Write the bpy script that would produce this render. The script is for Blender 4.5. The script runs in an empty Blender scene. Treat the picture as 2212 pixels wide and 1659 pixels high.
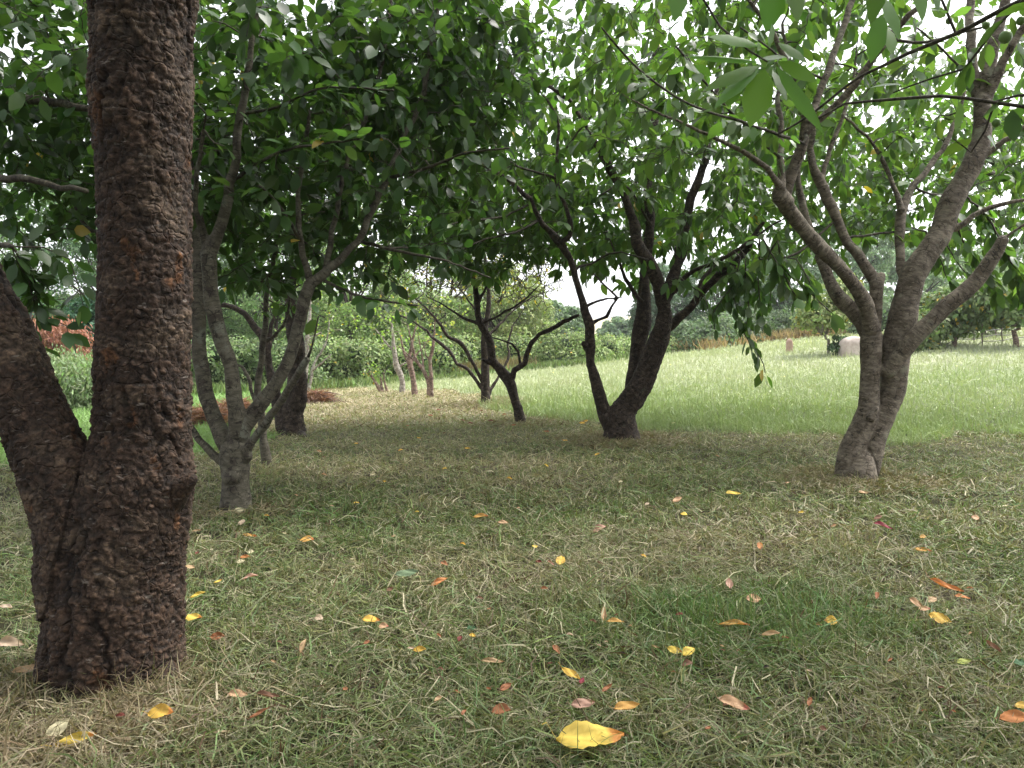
import bpy, math, random
import numpy as np
from mathutils import Vector

# ------------------------------------------------------------------ camera / light
sc = bpy.context.scene
F = 1664.0; CX = 1106.0; CY = 829.5        # lens in units of a 2212 px wide picture
CAMH = 0.75
PITCH = math.atan(64.5 / F)
cam_d = bpy.data.cameras.new("camera"); cam = bpy.data.objects.new("camera", cam_d)
sc.collection.objects.link(cam); sc.camera = cam
cam.location = (0, 0, CAMH); cam.rotation_euler = (math.pi / 2 - PITCH, 0, 0)
cam_d.sensor_width = 36; cam_d.lens = 36 * F / 2212; cam_d.clip_end = 3000; cam_d.clip_start = 0.02

SUN_EL, SUN_ROT = math.radians(60), math.radians(72)
w = bpy.data.worlds.new("World"); sc.world = w; w.use_nodes = True
nt = w.node_tree; nt.nodes.clear()
sky = nt.nodes.new("ShaderNodeTexSky"); sky.sky_type = 'NISHITA'; sky.sun_disc = False
sky.sun_elevation = SUN_EL; sky.sun_rotation = SUN_ROT; sky.air_density = 1.0; sky.dust_density = 4.0; sky.ozone_density = 1.0
hs = nt.nodes.new("ShaderNodeHueSaturation"); hs.inputs['Saturation'].default_value = 0.16
bg = nt.nodes.new("ShaderNodeBackground"); bg.inputs['Strength'].default_value = 0.15
wo = nt.nodes.new("ShaderNodeOutputWorld")
nt.links.new(sky.outputs[0], hs.inputs['Color']); nt.links.new(hs.outputs[0], bg.inputs[0]); nt.links.new(bg.outputs[0], wo.inputs[0])
sun_d = bpy.data.lights.new("sun", 'SUN'); sun_d.energy = 1.3; sun_d.angle = math.radians(18); sun_d.color = (1.0, 0.95, 0.88)
sun = bpy.data.objects.new("sun", sun_d); sc.collection.objects.link(sun)
sdir = Vector((math.sin(SUN_ROT) * math.cos(SUN_EL), math.cos(SUN_ROT) * math.cos(SUN_EL), math.sin(SUN_EL)))
sun.rotation_euler = (-sdir).to_track_quat('-Z', 'Y').to_euler()
sc.view_settings.view_transform = 'Standard'; sc.view_settings.look = 'None'
sc.view_settings.exposure = 1.95; sc.view_settings.gamma = 1.0; sc.view_settings.use_curve_mapping = False
sc.cycles.max_bounces = 7; sc.cycles.diffuse_bounces = 4; sc.cycles.transmission_bounces = 5; sc.cycles.glossy_bounces = 2
sc.cycles.transparent_max_bounces = 4

R = np.random.default_rng(7)
rnd = random.Random(7)

# ------------------------------------------------------------------ noise
def _h(ix, iy, iz, s):
    n = (ix * 374761393 + iy * 668265263 + iz * 2147483647 + s * 974634777) & 0xffffffff
    n = ((n ^ (n >> 13)) * 1274126177) & 0xffffffff
    n = ((n ^ (n >> 16)) * 2246822519) & 0xffffffff
    return ((n ^ (n >> 15)) & 0xffffff) / float(0xffffff)
def vnoise(P, s=0):
    P = np.asarray(P, float); I = np.floor(P).astype(np.int64); f = P - I; f = f * f * (3 - 2 * f)
    o = 0
    for dx in (0, 1):
        for dy in (0, 1):
            for dz in (0, 1):
                wgt = (f[:, 0] if dx else 1 - f[:, 0]) * (f[:, 1] if dy else 1 - f[:, 1]) * (f[:, 2] if dz else 1 - f[:, 2])
                o = o + wgt * _h(I[:, 0] + dx, I[:, 1] + dy, I[:, 2] + dz, s)
    return o * 2 - 1
def fbm(P, s=0, o=4):
    P = np.asarray(P, float); a = 1; t = 0; r = 0
    for i in range(o):
        r = r + a * vnoise(P * 2 ** i, s + i); t += a; a *= .5
    return r / t
def voro(P, s=0):
    I = np.floor(P).astype(np.int64); f1 = np.full(len(P), 9.); f2 = np.full(len(P), 9.); idv = np.zeros(len(P))
    for dx in (-1, 0, 1):
        for dy in (-1, 0, 1):
            for dz in (-1, 0, 1):
                a, b, c = I[:, 0] + dx, I[:, 1] + dy, I[:, 2] + dz
                q = np.stack([a + _h(a, b, c, s), b + _h(a, b, c, s + 1), c + _h(a, b, c, s + 2)], 1)
                d = np.linalg.norm(q - P, axis=1); hv = _h(a, b, c, s + 5)
                m = d < f1
                f2 = np.where(m, f1, np.minimum(f2, d)); idv = np.where(m, hv, idv); f1 = np.where(m, d, f1)
    return f1, f2, idv
def n2(x, y, sc_, s=0, o=3):
    x = np.asarray(x, float).ravel(); y = np.asarray(y, float).ravel()
    return fbm(np.stack([x * sc_, y * sc_, np.full_like(x, .37 + s)], 1), s, o)
def sstep(a, b, x):
    t = np.clip((x - a) / (b - a), 0, 1); return t * t * (3 - 2 * t)

# ------------------------------------------------------------------ terrain and pixel helpers
MOUNDS = []
def terr(x, y):
    x = np.asarray(x, float); y = np.asarray(y, float)
    s = .1 * np.log1p(np.exp(np.clip(x + 2.6, -30, 30)))
    s = np.where(x > 25, s * 1.0, s)
    z = s * sstep(4.5, 20, y)
    z = z + .045 * np.clip(y - 34, 0, 400) * sstep(2, 14, x)
    for (mx, my, r, h) in MOUNDS:
        z = z + h * np.exp(-((x - mx) ** 2 + (y - my) ** 2) / (r * r))
    return z
def bumps(x, y):
    return .012 * n2(x, y, 3.1, 3, 3) + .03 * n2(x, y, .5, 5, 2)
def ray(px, py):
    a = (px - CX) / F; b = -(py - CY) / F
    c, s = math.cos(PITCH), math.sin(PITCH)
    return Vector((a, c + b * s, -s + b * c))
def at(px, py, Y):
    d = ray(px, py); return Vector((0, 0, CAMH)) + d * (Y / d.y)
def G(px, py):
    d = ray(px, py); lo = .6
    Y = lo; st = .04
    while Y < 300:
        p = Vector((0, 0, CAMH)) + d * (Y / d.y)
        if p.z < float(terr(p.x, p.y)): break
        Y += st; st = .02 + Y * .01
    lo, hi = Y - st * 1.2, Y
    for _ in range(14):
        m = (lo + hi) / 2; p = Vector((0, 0, CAMH)) + d * (m / d.y)
        if p.z < float(terr(p.x, p.y)): hi = m
        else: lo = m
    p = Vector((0, 0, CAMH)) + d * (hi / d.y); p.z = float(terr(p.x, p.y)); return p
def proj(P):
    P = np.asarray(P, float).reshape(-1, 3); c, s = math.cos(PITCH), math.sin(PITCH)
    q = P - np.array([0, 0, CAMH]); dep = q[:, 1] * c - q[:, 2] * s; up = q[:, 1] * s + q[:, 2] * c
    dep = np.where(dep < .05, .05, dep)
    return CX + q[:, 0] / dep * F, CY - up / dep * F, dep
MOUNDS += [(.93, 6.45, .6, .02), (2.05, 4.52, .45, .01), (-.95, 1.75, .3, -.012), (-.34, 10.1, .5, .02), (.1, 7.9, .4, .01), (-1.32, 3.65, .3, .0)]

# ------------------------------------------------------------------ mesh helpers
def mesh_np(name, V, faces, mat, cols=None, bk=None, smooth=True):
    """faces: list of int arrays (n,3)/(n,4)"""
    V = np.asarray(V, np.float32); me = bpy.data.meshes.new(name)
    faces = [np.asarray(f, np.int32) for f in faces if len(f)]
    loops = np.concatenate([f.ravel() for f in faces]); tot = np.concatenate([np.full(len(f), f.shape[1], np.int32) for f in faces])
    st = np.concatenate([[0], np.cumsum(tot)[:-1]]).astype(np.int32)
    me.vertices.add(len(V)); me.vertices.foreach_set('co', V.ravel())
    me.loops.add(len(loops)); me.loops.foreach_set('vertex_index', loops)
    me.polygons.add(len(tot)); me.polygons.foreach_set('loop_start', st); me.polygons.foreach_set('loop_total', tot)
    if smooth: me.polygons.foreach_set('use_smooth', np.ones(len(tot), bool))
    if cols is not None:
        a = me.attributes.new('col', 'FLOAT_COLOR', 'POINT')
        c = np.ones((len(V), 4), np.float32); c[:, :3] = cols; a.data.foreach_set('color', c.ravel())
    if bk is not None:
        a = me.attributes.new('bk', 'FLOAT_VECTOR', 'POINT'); a.data.foreach_set('vector', np.asarray(bk, np.float32).ravel())
    me.update(); me.validate()
    if mat: me.materials.append(mat)
    return me
def link(name, me, parent=None):
    o = bpy.data.objects.new(name, me); sc.collection.objects.link(o)
    if parent is not None:
        o.parent = parent
    return o
def thing(name, label, cat, loc=(0, 0, 0), group=None):
    o = bpy.data.objects.new(name, None); sc.collection.objects.link(o); o.location = loc; o.empty_display_size = .2
    o['label'] = label; o['category'] = cat
    if group: o['group'] = group
    return o
def tag(o, label, cat, group=None, kind=None):
    o['label'] = label; o['category'] = cat
    if group: o['group'] = group
    if kind: o['kind'] = kind
    return o
def part(name, V, faces, mat, parent, **k):
    V = np.asarray(V, float) - np.array(parent.location)
    return link(name, mesh_np(name, V, faces, mat, **k), parent)

def catmull(P, step):
    P = np.asarray(P, float); n = len(P)
    if n < 3: 
        m = max(2, int(np.linalg.norm(P[-1, :3] - P[0, :3]) / step)); t = np.linspace(0, 1, m + 1)[:, None]; return P[0] * (1 - t) + P[-1] * t
    Q = np.vstack([2 * P[0] - P[1], P, 2 * P[-1] - P[-2]]); out = []
    for i in range(n - 1):
        a, b, c, d = Q[i], Q[i + 1], Q[i + 2], Q[i + 3]
        m = max(1, int(np.linalg.norm((c - b)[:3]) / step))
        t = (np.arange(m) / m)[:, None]
        out.append(.5 * (2 * b + (c - a) * t + (2 * a - 5 * b + 4 * c - d) * t ** 2 + (-a + 3 * b - 3 * c + d) * t ** 3))
    out.append(P[-1:]); o = np.vstack(out); o[:, 3] = np.maximum(o[:, 3], .0012); return o
def frames(P):
    T = np.gradient(P, axis=0); T /= np.linalg.norm(T, axis=1)[:, None] + 1e-9
    ref = np.array([.31, .9, .12]); N = np.cross(T, ref); N /= np.linalg.norm(N, axis=1)[:, None] + 1e-9
    B = np.cross(T, N); return T, N, B
class Tubes:
    def __init__(s): s.V = []; s.Q = []; s.T = []; s.bk = []; s.n = 0
    def add(s, PR, seg=6, cap=False, off=0.):
        PR = np.asarray(PR, float); P = PR[:, :3]; r = PR[:, 3]
        if cap:   # rounded ends
            T, _, _ = frames(P)
            a0 = P[0] - T[0] * r[0] * .6; a1 = P[-1] + T[-1] * r[-1] * .6
            P = np.vstack([a0, P, a1]); r = np.concatenate([[r[0] * .55], r, [r[-1] * .55]])
        T, N, B = frames(P); th = np.linspace(0, 2 * math.pi, seg, endpoint=False)
        c, si = np.cos(th), np.sin(th)
        ring = P[:, None] + r[:, None, None] * (N[:, None] * c[None, :, None] + B[:, None] * si[None, :, None])
        u = np.concatenate([[0], np.cumsum(np.linalg.norm(np.diff(P, axis=0), axis=1))]) + off
        m = len(P); V = ring.reshape(-1, 3)
        bk = np.stack([np.outer(r, c), np.outer(r, si), np.repeat(u[:, None], seg, 1)], 2).reshape(-1, 3)
        i = np.arange(m - 1)[:, None] * seg; j = np.arange(seg)[None]; j2 = (j + 1) % seg
        q = np.stack([i + j, i + seg + j, i + seg + j2, i + j2], 2).reshape(-1, 4)[:, ::-1]
        s.Q.append(q + s.n)
        if cap:
            V = np.vstack([V, P[0], P[-1]]); bk = np.vstack([bk, bk[0], bk[-1]]); k = m * seg
            jj = np.arange(seg); jn = (jj + 1) % seg
            t = np.concatenate([np.stack([jj, jn, np.full(seg, k)], 1)[:, ::-1], np.stack([(m - 1) * seg + jn, (m - 1) * seg + jj, np.full(seg, k + 1)], 1)[:, ::-1]])
            s.T.append(t + s.n)
        s.V.append(V); s.bk.append(bk); s.n += len(V)
    def data(s):
        f = [np.vstack(s.Q)] + ([np.vstack(s.T)] if s.T else [])
        return np.vstack(s.V), f, np.vstack(s.bk)

# ------------------------------------------------------------------ materials
def newmat(name):
    m = bpy.data.materials.new(name); m.use_nodes = True; t = m.node_tree; t.nodes.clear()
    return m, t, t.nodes.new, t.links.new
def leaf_mat(name, trans=.45, rough=.45, spec=.35, tcol=(1.25, 1.5, .45)):
    m, t, N, L = newmat(name)
    a = N('ShaderNodeAttribute'); a.attribute_name = 'col'
    p = N('ShaderNodeBsdfPrincipled'); p.inputs['Roughness'].default_value = rough; p.inputs['Specular IOR Level'].default_value = spec
    L(a.outputs['Color'], p.inputs['Base Color'])
    mx = N('ShaderNodeMix'); mx.data_type = 'RGBA'; mx.blend_type = 'MULTIPLY'; mx.inputs[0].default_value = 1
    L(a.outputs['Color'], mx.inputs[6]); mx.inputs[7].default_value = (*tcol, 1)
    tr = N('ShaderNodeBsdfTranslucent'); L(mx.outputs[2], tr.inputs['Color'])
    ms = N('ShaderNodeMixShader'); ms.inputs[0].default_value = trans; L(p.outputs[0], ms.inputs[1]); L(tr.outputs[0], ms.inputs[2])
    o = N('ShaderNodeOutputMaterial'); L(ms.outputs[0], o.inputs[0]); return m
M_leaf = leaf_mat('orchard_leaf', .48, .36, .45, (1.55, 1.75, .6))
M_far = leaf_mat('distant_foliage', .3, .6, .2, (1.1, 1.4, .6))
M_grass = leaf_mat('grass_blades', .25, .55, .25, (1.1, 1.2, .6))
M_dry = leaf_mat('dry_leaf', .25, .6, .25, (1.2, 1.0, .6))

def bark_mat(name, c1, c2, c3, band=60., bump=.6, patch=8., vcol=False, lich=(.16, .17, .13), lichamt=.55, fine=180, crack=26., camt=.35, dash=.62):
    m, t, N, L = newmat(name)
    at_ = N('ShaderNodeAttribute'); at_.attribute_name = 'bk'
    def noise(scale, vec, det=5, ro=.6):
        n_ = N('ShaderNodeTexNoise'); n_.inputs['Scale'].default_value = scale; n_.inputs['Detail'].default_value = det; n_.inputs['Roughness'].default_value = ro; L(vec, n_.inputs['Vector']); return n_.outputs[0]
    def rng(x, a, b, c=0., d=1.):
        r_ = N('ShaderNodeMapRange'); r_.inputs[1].default_value = a; r_.inputs[2].default_value = b; r_.inputs[3].default_value = c; r_.inputs[4].default_value = d; L(x, r_.inputs[0]); return r_.outputs[0]
    def mix(f, a, b, bt='MIX'):
        x_ = N('ShaderNodeMix'); x_.data_type = 'RGBA'; x_.blend_type = bt
        for k_, v in ((0, f), (6, a), (7, b)):
            if isinstance(v, tuple): x_.inputs[k_].default_value = (*v, 1)
            elif isinstance(v, float): x_.inputs[k_].default_value = v
            else: L(v, x_.inputs[k_])
        return x_.outputs[2]
    bkv = at_.outputs['Vector']
    mp = N('ShaderNodeMapping'); mp.inputs['Scale'].default_value = (22, 22, band); L(bkv, mp.inputs['Vector'])
    mp2 = N('ShaderNodeMapping'); mp2.inputs['Scale'].default_value = (34, 34, band * 2.6); L(bkv, mp2.inputs['Vector'])
    n1 = noise(1, mp.outputs[0]); nd = noise(1, mp2.outputs[0], 3); n2_ = noise(patch, bkv, 4); n3 = noise(fine, bkv, 3); n4 = noise(patch * 2.3, bkv); nw = noise(patch * 1.2, bkv, 2)
    out = mix(rng(n1, .36, .64), c1, c2)
    out = mix(rng(nw, .35, .65), out, mix(1., out, (.72, .70, .70), 'MULTIPLY'))
    out = mix(rng(n2_, lichamt, lichamt + .1), out, lich)
    out = mix(rng(n4, .52, .62), out, c3)
    out = mix(rng(nd, dash, dash + .05, 0, .8), out, tuple(v * .28 for v in c1))          # dark lenticels
    out = mix(rng(nd, .37, .33, 0, .55), out, tuple(min(1, v * 1.7) for v in c2))           # pale flecks
    wv = N('ShaderNodeVectorMath'); wv.operation = 'MULTIPLY_ADD'; nv = N('ShaderNodeTexNoise'); nv.inputs['Scale'].default_value = 20; L(bkv, nv.inputs['Vector']); L(nv.outputs[1], wv.inputs[0]); wv.inputs[1].default_value = (.06, .06, .06); L(bkv, wv.inputs[2])
    vo = N('ShaderNodeTexVoronoi'); vo.feature = 'DISTANCE_TO_EDGE'; vo.inputs['Scale'].default_value = crack; L(wv.outputs[0], vo.inputs['Vector'])
    ck = rng(vo.outputs['Distance'], .0, .07, 1, 0); msk = rng(n4, .6 - camt * .5, .6 - camt * .5 + .12)
    mm = N('ShaderNodeMath'); mm.operation = 'MULTIPLY'; L(ck, mm.inputs[0]); L(msk, mm.inputs[1])
    out = mix(mm.outputs[0], out, tuple(v * .22 for v in c1))
    if vcol:
        ac = N('ShaderNodeAttribute'); ac.attribute_name = 'col'
        out = mix(1., ac.outputs['Color'], mix(n3, (.3, .3, .3), (1.8, 1.74, 1.68)), 'MULTIPLY')
        out = mix(rng(nd, .60, .66, 0, .6), out, (.012, .009, .007)); out = mix(rng(nd, .36, .30, 0, .6), out, (.17, .145, .125))
    p = N('ShaderNodeBsdfPrincipled'); p.inputs['Roughness'].default_value = .8; p.inputs['Specular IOR Level'].default_value = .3; L(out, p.inputs['Base Color'])
    ad = N('ShaderNodeMath'); ad.operation = 'MULTIPLY_ADD'; L(n3, ad.inputs[0]); ad.inputs[1].default_value = .5; L(n4, ad.inputs[2])
    ad2 = N('ShaderNodeMath'); ad2.operation = 'MULTIPLY_ADD'; L(mm.outputs[0], ad2.inputs[0]); ad2.inputs[1].default_value = -.8; L(ad.outputs[0], ad2.inputs[2])
    b = N('ShaderNodeBump'); b.inputs['Strength'].default_value = bump; b.inputs['Distance'].default_value = .008; L(ad2.outputs[0], b.inputs['Height']); L(b.outputs[0], p.inputs['Normal'])
    o = N('ShaderNodeOutputMaterial'); L(p.outputs[0], o.inputs[0]); return m
M_bark_big = bark_mat('flaky_dark_bark', (.03, .02, .015), (.07, .05, .04), (.02, .015, .01), 40, .8, 8, vcol=True)
M_bark_cherry = bark_mat('cherry_bark', (.08, .064, .046), (.215, .182, .138), (.095, .075, .053), 60, .8, 6, lich=(.21, .21, .15), lichamt=.6, camt=.28)
M_bark_dark = bark_mat('dark_cracked_bark', (.022, .015, .010), (.085, .062, .045), (.03, .02, .014), 40, .9, 9, camt=.7, crack=22., lich=(.085, .08, .06), lichamt=.62)
M_bark_grey = bark_mat('grey_green_bark', (.062, .054, .038), (.135, .122, .09), (.05, .04, .03), 70, .5, 7, lich=(.14, .14, .11), lichamt=.56)
M_bark_pale = bark_mat('pale_grey_bark', (.2, .18, .15), (.42, .38, .33), (.2, .15, .12), 30, .5, 7, lich=(.4, .4, .34))
M_bark_red = bark_mat('reddish_bark', (.12, .08, .06), (.3, .21, .17), (.12, .08, .06), 30, .5, 7, lich=(.26, .24, .18))
M_twig = bark_mat('lichened_twig_bark', (.03, .025, .018), (.09, .08, .055), (.04, .03, .02), 60, .3, 14, lich=(.14, .15, .09), lichamt=.58)
M_twig_pale = bark_mat('pale_twig_bark', (.12, .1, .07), (.26, .23, .17), (.12, .1, .07), 60, .3, 14, lich=(.2, .21, .14))

def ground_mat():
    m, t, N, L = newmat('ground_thatch')
    a = N('ShaderNodeAttribute'); a.attribute_name = 'col'; g = N('ShaderNodeNewGeometry')
    n1 = N('ShaderNodeTexNoise'); n1.inputs['Scale'].default_value = 45; n1.inputs['Detail'].default_value = 6; n1.inputs['Roughness'].default_value = .7; L(g.outputs['Position'], n1.inputs['Vector'])
    n2_ = N('ShaderNodeTexNoise'); n2_.inputs['Scale'].default_value = 3; n2_.inputs['Detail'].default_value = 8; n2_.inputs['Roughness'].default_value = .7; L(g.outputs['Position'], n2_.inputs['Vector'])
    mr = N('ShaderNodeMapRange'); mr.inputs[1].default_value = .3; mr.inputs[2].default_value = .7; mr.inputs[3].default_value = .5; mr.inputs[4].default_value = 1.35; L(n1.outputs[0], mr.inputs[0])
    mr2 = N('ShaderNodeMapRange'); mr2.inputs[1].default_value = .3; mr2.inputs[2].default_value = .7; mr2.inputs[3].default_value = .75; mr2.inputs[4].default_value = 1.25; L(n2_.outputs[0], mr2.inputs[0])
    mu = N('ShaderNodeMath'); mu.operation = 'MULTIPLY'; L(mr.outputs[0], mu.inputs[0]); L(mr2.outputs[0], mu.inputs[1])
    vm = N('ShaderNodeVectorMath'); vm.operation = 'SCALE'; L(a.outputs['Color'], vm.inputs[0]); L(mu.outputs[0], vm.inputs['Scale'])
    p = N('ShaderNodeBsdfPrincipled'); p.inputs['Roughness'].default_value = .95; p.inputs['Specular IOR Level'].default_value = .1; L(vm.outputs[0], p.inputs['Base Color'])
    b = N('ShaderNodeBump'); b.inputs['Strength'].default_value = .8; b.inputs['Distance'].default_value = .03; L(n1.outputs[0], b.inputs['Height']); L(b.outputs[0], p.inputs['Normal'])
    o = N('ShaderNodeOutputMaterial'); L(p.outputs[0], o.inputs[0]); return m
M_ground = ground_mat()

# ------------------------------------------------------------------ grass cover: what grows where
def inside(poly, x, y):
    x = np.asarray(x); y = np.asarray(y); c = np.zeros(x.shape, bool); n = len(poly)
    for i in range(n):
        x1, y1 = poly[i]; x2, y2 = poly[(i + 1) % n]
        k = ((y1 > y) != (y2 > y)); xx = (x2 - x1) * (y - y1) / ((y2 - y1) if y2 != y1 else 1e-9) + x1
        c ^= (k & (x < xx))
    return c
def gp(*pts): return [(G(a, b).x, G(a, b).y) for a, b in pts]
FIELD = gp((2500, 985), (2212, 955), (2050, 948), (1900, 955), (1700, 940), (1550, 925), (1400, 925), (1300, 915), (1200, 905), (1120, 885), (1060, 868), (1000, 852), (940, 846), (860, 842), (760, 836))
FIELD = [(30, 4.5)] + FIELD + [(-60, 20.5), (-60, 400), (400, 400), (400, 4.5)]
LEFTG = gp((-300, 1010), (0, 1010), (200, 1010), (430, 1000), (520, 955), (590, 915), (650, 865), (690, 843), (700, 838)) + [(-12, 21), (-60, 21), (-60, 6)]
STRAW = gp((600, 930), (700, 880), (680, 845), (760, 838), (1000, 850), (1060, 866), (1120, 885), (1000, 900), (800, 925))
def soft(poly, x, y, w_):
    jx = x + w_ * n2(x, y, .9, 21, 3) * 2; jy = y + w_ * n2(x, y, .9, 25, 3) * 2
    return inside(poly, jx, jy).astype(float)
def cover(x, y):
    """returns color (n,3), height, longness 0..1"""
    x = np.asarray(x, float); y = np.asarray(y, float)
    g = np.array([.10, .13, .052]); st = np.array([.26, .215, .14]); dk = np.array([.07, .125, .045])
    a = n2(x, y, .8, 31, 4); b = n2(x, y, 2.3, 35, 4); 
    mixs = np.clip(.42 + a * .7 + b * .75, 0, 1)
    # real patches: straw around the big trunk, fresh tuft on the right
    gxr = np.exp(-(((x - .62) / .42) ** 2 + ((y - 2.1) / .3) ** 2)); gxl = np.exp(-(((x + 1.7) / .5) ** 2 + ((y - 2.2) / .8) ** 2))
    sx1 = np.exp(-(((x + .95) / .5) ** 2 + ((y - 1.5) / .2) ** 2)); sx2 = np.exp(-(((x - 1.0) / .45) ** 2 + ((y - 3.0) / .25) ** 2))
    mixs = np.clip(mixs - gxr * .9 - gxl * .5 + sx1 * .7 + sx2 * .5, 0, 1)[:, None]
    c = g * (1 - mixs) + st * mixs
    c = c * (1 - (gxr * .6)[:, None]) + dk * (gxr * .6)[:, None]
    s = soft(STRAW, x, y, .6)[:, None] * .75 + 0
    far = sstep(3.6, 8, y)[:, None] * .55 * (1 - s)  # straw tone growing with distance, also paints in the stronger light there
    c = c * (1 - s) + np.array([.34, .285, .175]) * s
    c = c * (1 - far) + np.array([.32, .295, .17]) * far
    h = .032 + .018 * gxr + 0 * x; lng = 0 * x + gxr * .3
    f = soft(FIELD, x, y, .8); l = soft(LEFTG, x, y, .3)
    fb = n2(x, y, .35, 41, 4)
    dist = y + .35 * x
    pale = sstep(8.8, 17, dist + fb * 4.0)
    fc = np.array([.23, .29, .135]) * (1 - pale)[:, None] + np.array([.32, .35, .225]) * pale[:, None]
    seed = np.clip(n2(x, y, 1.1, 45, 4) * 1.2, 0, 1) * pale
    fc = fc * (1 - seed[:, None] * .3) + np.array([.36, .33, .25]) * seed[:, None] * .3
    hill = sstep(34, 44, y) * sstep(6, 12, x)
    fc = fc * (1 - hill[:, None]) + np.array([.42, .38, .25]) * hill[:, None]
    lc = np.array([.14, .28, .075]) * (1 + .25 * fb[:, None])
    lc = lc * .75 + .25 * np.array([.3, .32, .18]); lp = np.exp(-(((x + 2.6) / .9) ** 2 + ((y - 3.4) / 1.3) ** 2))[:, None]; lc = lc * (1 - lp) + np.array([.32, .31, .2]) * lp; c = c * (1 - lp) + np.array([.32, .31, .2]) * lp  # pale patch at left: skylight from the open side put into the colour
    c = c * (1 - f[:, None]) + fc * f[:, None]
    c = c * (1 - l[:, None]) + lc * l[:, None]
    h = h * (1 - f) + (.085) * f; h = h * (1 - l) + .06 * l; lng = np.maximum(np.maximum(lng, f), l)
    return c, h, lng

# ground sheet (polar grid, fine near the camera, out to the horizon)
rr = np.concatenate([np.linspace(0, 1, 6)[:-1], 1 * (1.018 ** np.arange(0, 400))]); rr = rr[rr < 900]; rr = np.append(rr, 900)
th = np.concatenate([np.linspace(-60, 60, 321), np.linspace(60, 300, 61)[1:-1]]) * math.pi / 180
X = np.outer(rr, np.sin(th)); Yg = np.outer(rr, np.cos(th))
fx, fy = X.ravel(), Yg.ravel()
Z = terr(np.clip(fx, -200, 200), np.clip(fy, -50, 200)) + bumps(fx, fy)
cc, _, _ = cover(fx, fy)
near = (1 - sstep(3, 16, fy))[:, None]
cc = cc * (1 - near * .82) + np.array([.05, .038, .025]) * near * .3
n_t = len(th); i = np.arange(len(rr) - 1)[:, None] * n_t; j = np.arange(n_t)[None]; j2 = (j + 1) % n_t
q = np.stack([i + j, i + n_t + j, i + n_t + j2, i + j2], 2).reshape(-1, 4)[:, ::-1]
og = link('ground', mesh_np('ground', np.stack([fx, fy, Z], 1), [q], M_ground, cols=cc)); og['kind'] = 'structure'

# blades
def blades(x, y, hscale, wid, lie_frac, curl=1.0):
    n = len(x); c, h, lng = cover(x, y)
    z = terr(x, y) + bumps(x, y) - .003
    lie = R.random(n) < lie_frac * (1 - .7 * lng)
    H = h * hscale * R.uniform(.45, 1.35, n) * np.where(lie, 2.3, 1)
    az = R.uniform(0, 2 * math.pi, n); tilt = np.where(lie, R.uniform(1.0, 1.5, n), np.abs(R.normal(0, .5, n)))
    d = np.stack([np.cos(az) * np.sin(tilt), np.sin(az) * np.sin(tilt), np.cos(tilt)], 1)
    z = z + np.where(lie, R.uniform(.004, .028, n), 0)
    az2 = az + R.normal(0, .9, n) * curl; t2 = np.clip(tilt + R.normal(.3, .4, n) * curl, 0, 1.9)
    d2 = np.stack([np.cos(az2) * np.sin(t2), np.sin(az2) * np.sin(t2), np.cos(t2)], 1)
    sa = R.uniform(0, 2 * math.pi, n); s = np.stack([np.cos(sa), np.sin(sa), np.zeros(n)], 1)
    s = s - d * (s * d).sum(1)[:, None]; s /= np.linalg.norm(s, axis=1)[:, None] + 1e-6
    W = (wid * R.uniform(.5, 1.4, n))[:, None]
    b = np.stack([x, y, z], 1); mid = b + d * H[:, None] * .5; tip = mid + d2 * H[:, None] * .55
    k = np.arange(n)[:, None]
    if wid < .005:
        az3 = az2 + R.normal(0, .7, n); t3 = np.clip(t2 + R.normal(.25, .4, n), 0, 2.0); d3 = np.stack([np.cos(az3) * np.sin(t3), np.sin(az3) * np.sin(t3), np.cos(t3)], 1)
        Hn = (H * 1.15)[:, None]; mid = b + d * Hn * .36; m2 = mid + d2 * Hn * .36; tip = m2 + d3 * Hn * .36
        V = np.stack([b - s * W * .5, b + s * W * .5, mid - s * W * .5, mid + s * W * .5, m2 - s * W * .36, m2 + s * W * .36, tip], 1).reshape(-1, 3)
        k = k * 7; nvb = 7; fs = [np.concatenate([k + np.array([[0, 1, 3, 2]]), k + np.array([[2, 3, 5, 4]])]), k + np.array([[4, 5, 6]])]
    else:
        V = np.stack([b - s * W * .5, b + s * W * .5, mid - s * W * .45, mid + s * W * .45, tip], 1).reshape(-1, 3)
        k = k * 5; nvb = 5; fs = [k + np.array([[0, 1, 3, 2]]), k + np.array([[2, 3, 4]])]
    # colour: dry or green blade
    pdry = np.clip(.20 + 2.6 * (c[:, 0] - c[:, 1] * .8), 0.06, .8)
    dry = R.random(n) < pdry * np.where(lie, 1.1, .8)
    gr = np.stack([R.uniform(.06, .155, n), R.uniform(.09, .215, n), R.uniform(.03, .07, n)], 1)
    dr = np.stack([R.uniform(.16, .5, n)] * 3, 1) * np.array([1, .86, .63])
    own = np.where(dry[:, None], dr, gr)
    k1 = (.45 + .35 * lng)[:, None]
    col = own * (1 - k1) + c * k1 * 1.25
    col = col * (1 + R.uniform(-.3, .3, n) * (1 - .55 * lng))[:, None]
    brown = R.random(n) < .05 * (1 - lng); col[brown] = np.array([.09, .055, .03])
    return V, fs, np.repeat(col, nvb, 0)
def scatter(n, r0, r1, half, p=1.0):
    u = R.random(n); r = (r0 ** (2 - p) + u * (r1 ** (2 - p) - r0 ** (2 - p))) ** (1 / (2 - p)) if p != 2 else r0 * (r1 / r0) ** u
    t = R.uniform(-half, half, n); return r * np.sin(t), r * np.cos(t)
Vs, Q4, Q3, Cs, off = [], [], [], [], 0
hb = math.radians(43)
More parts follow.
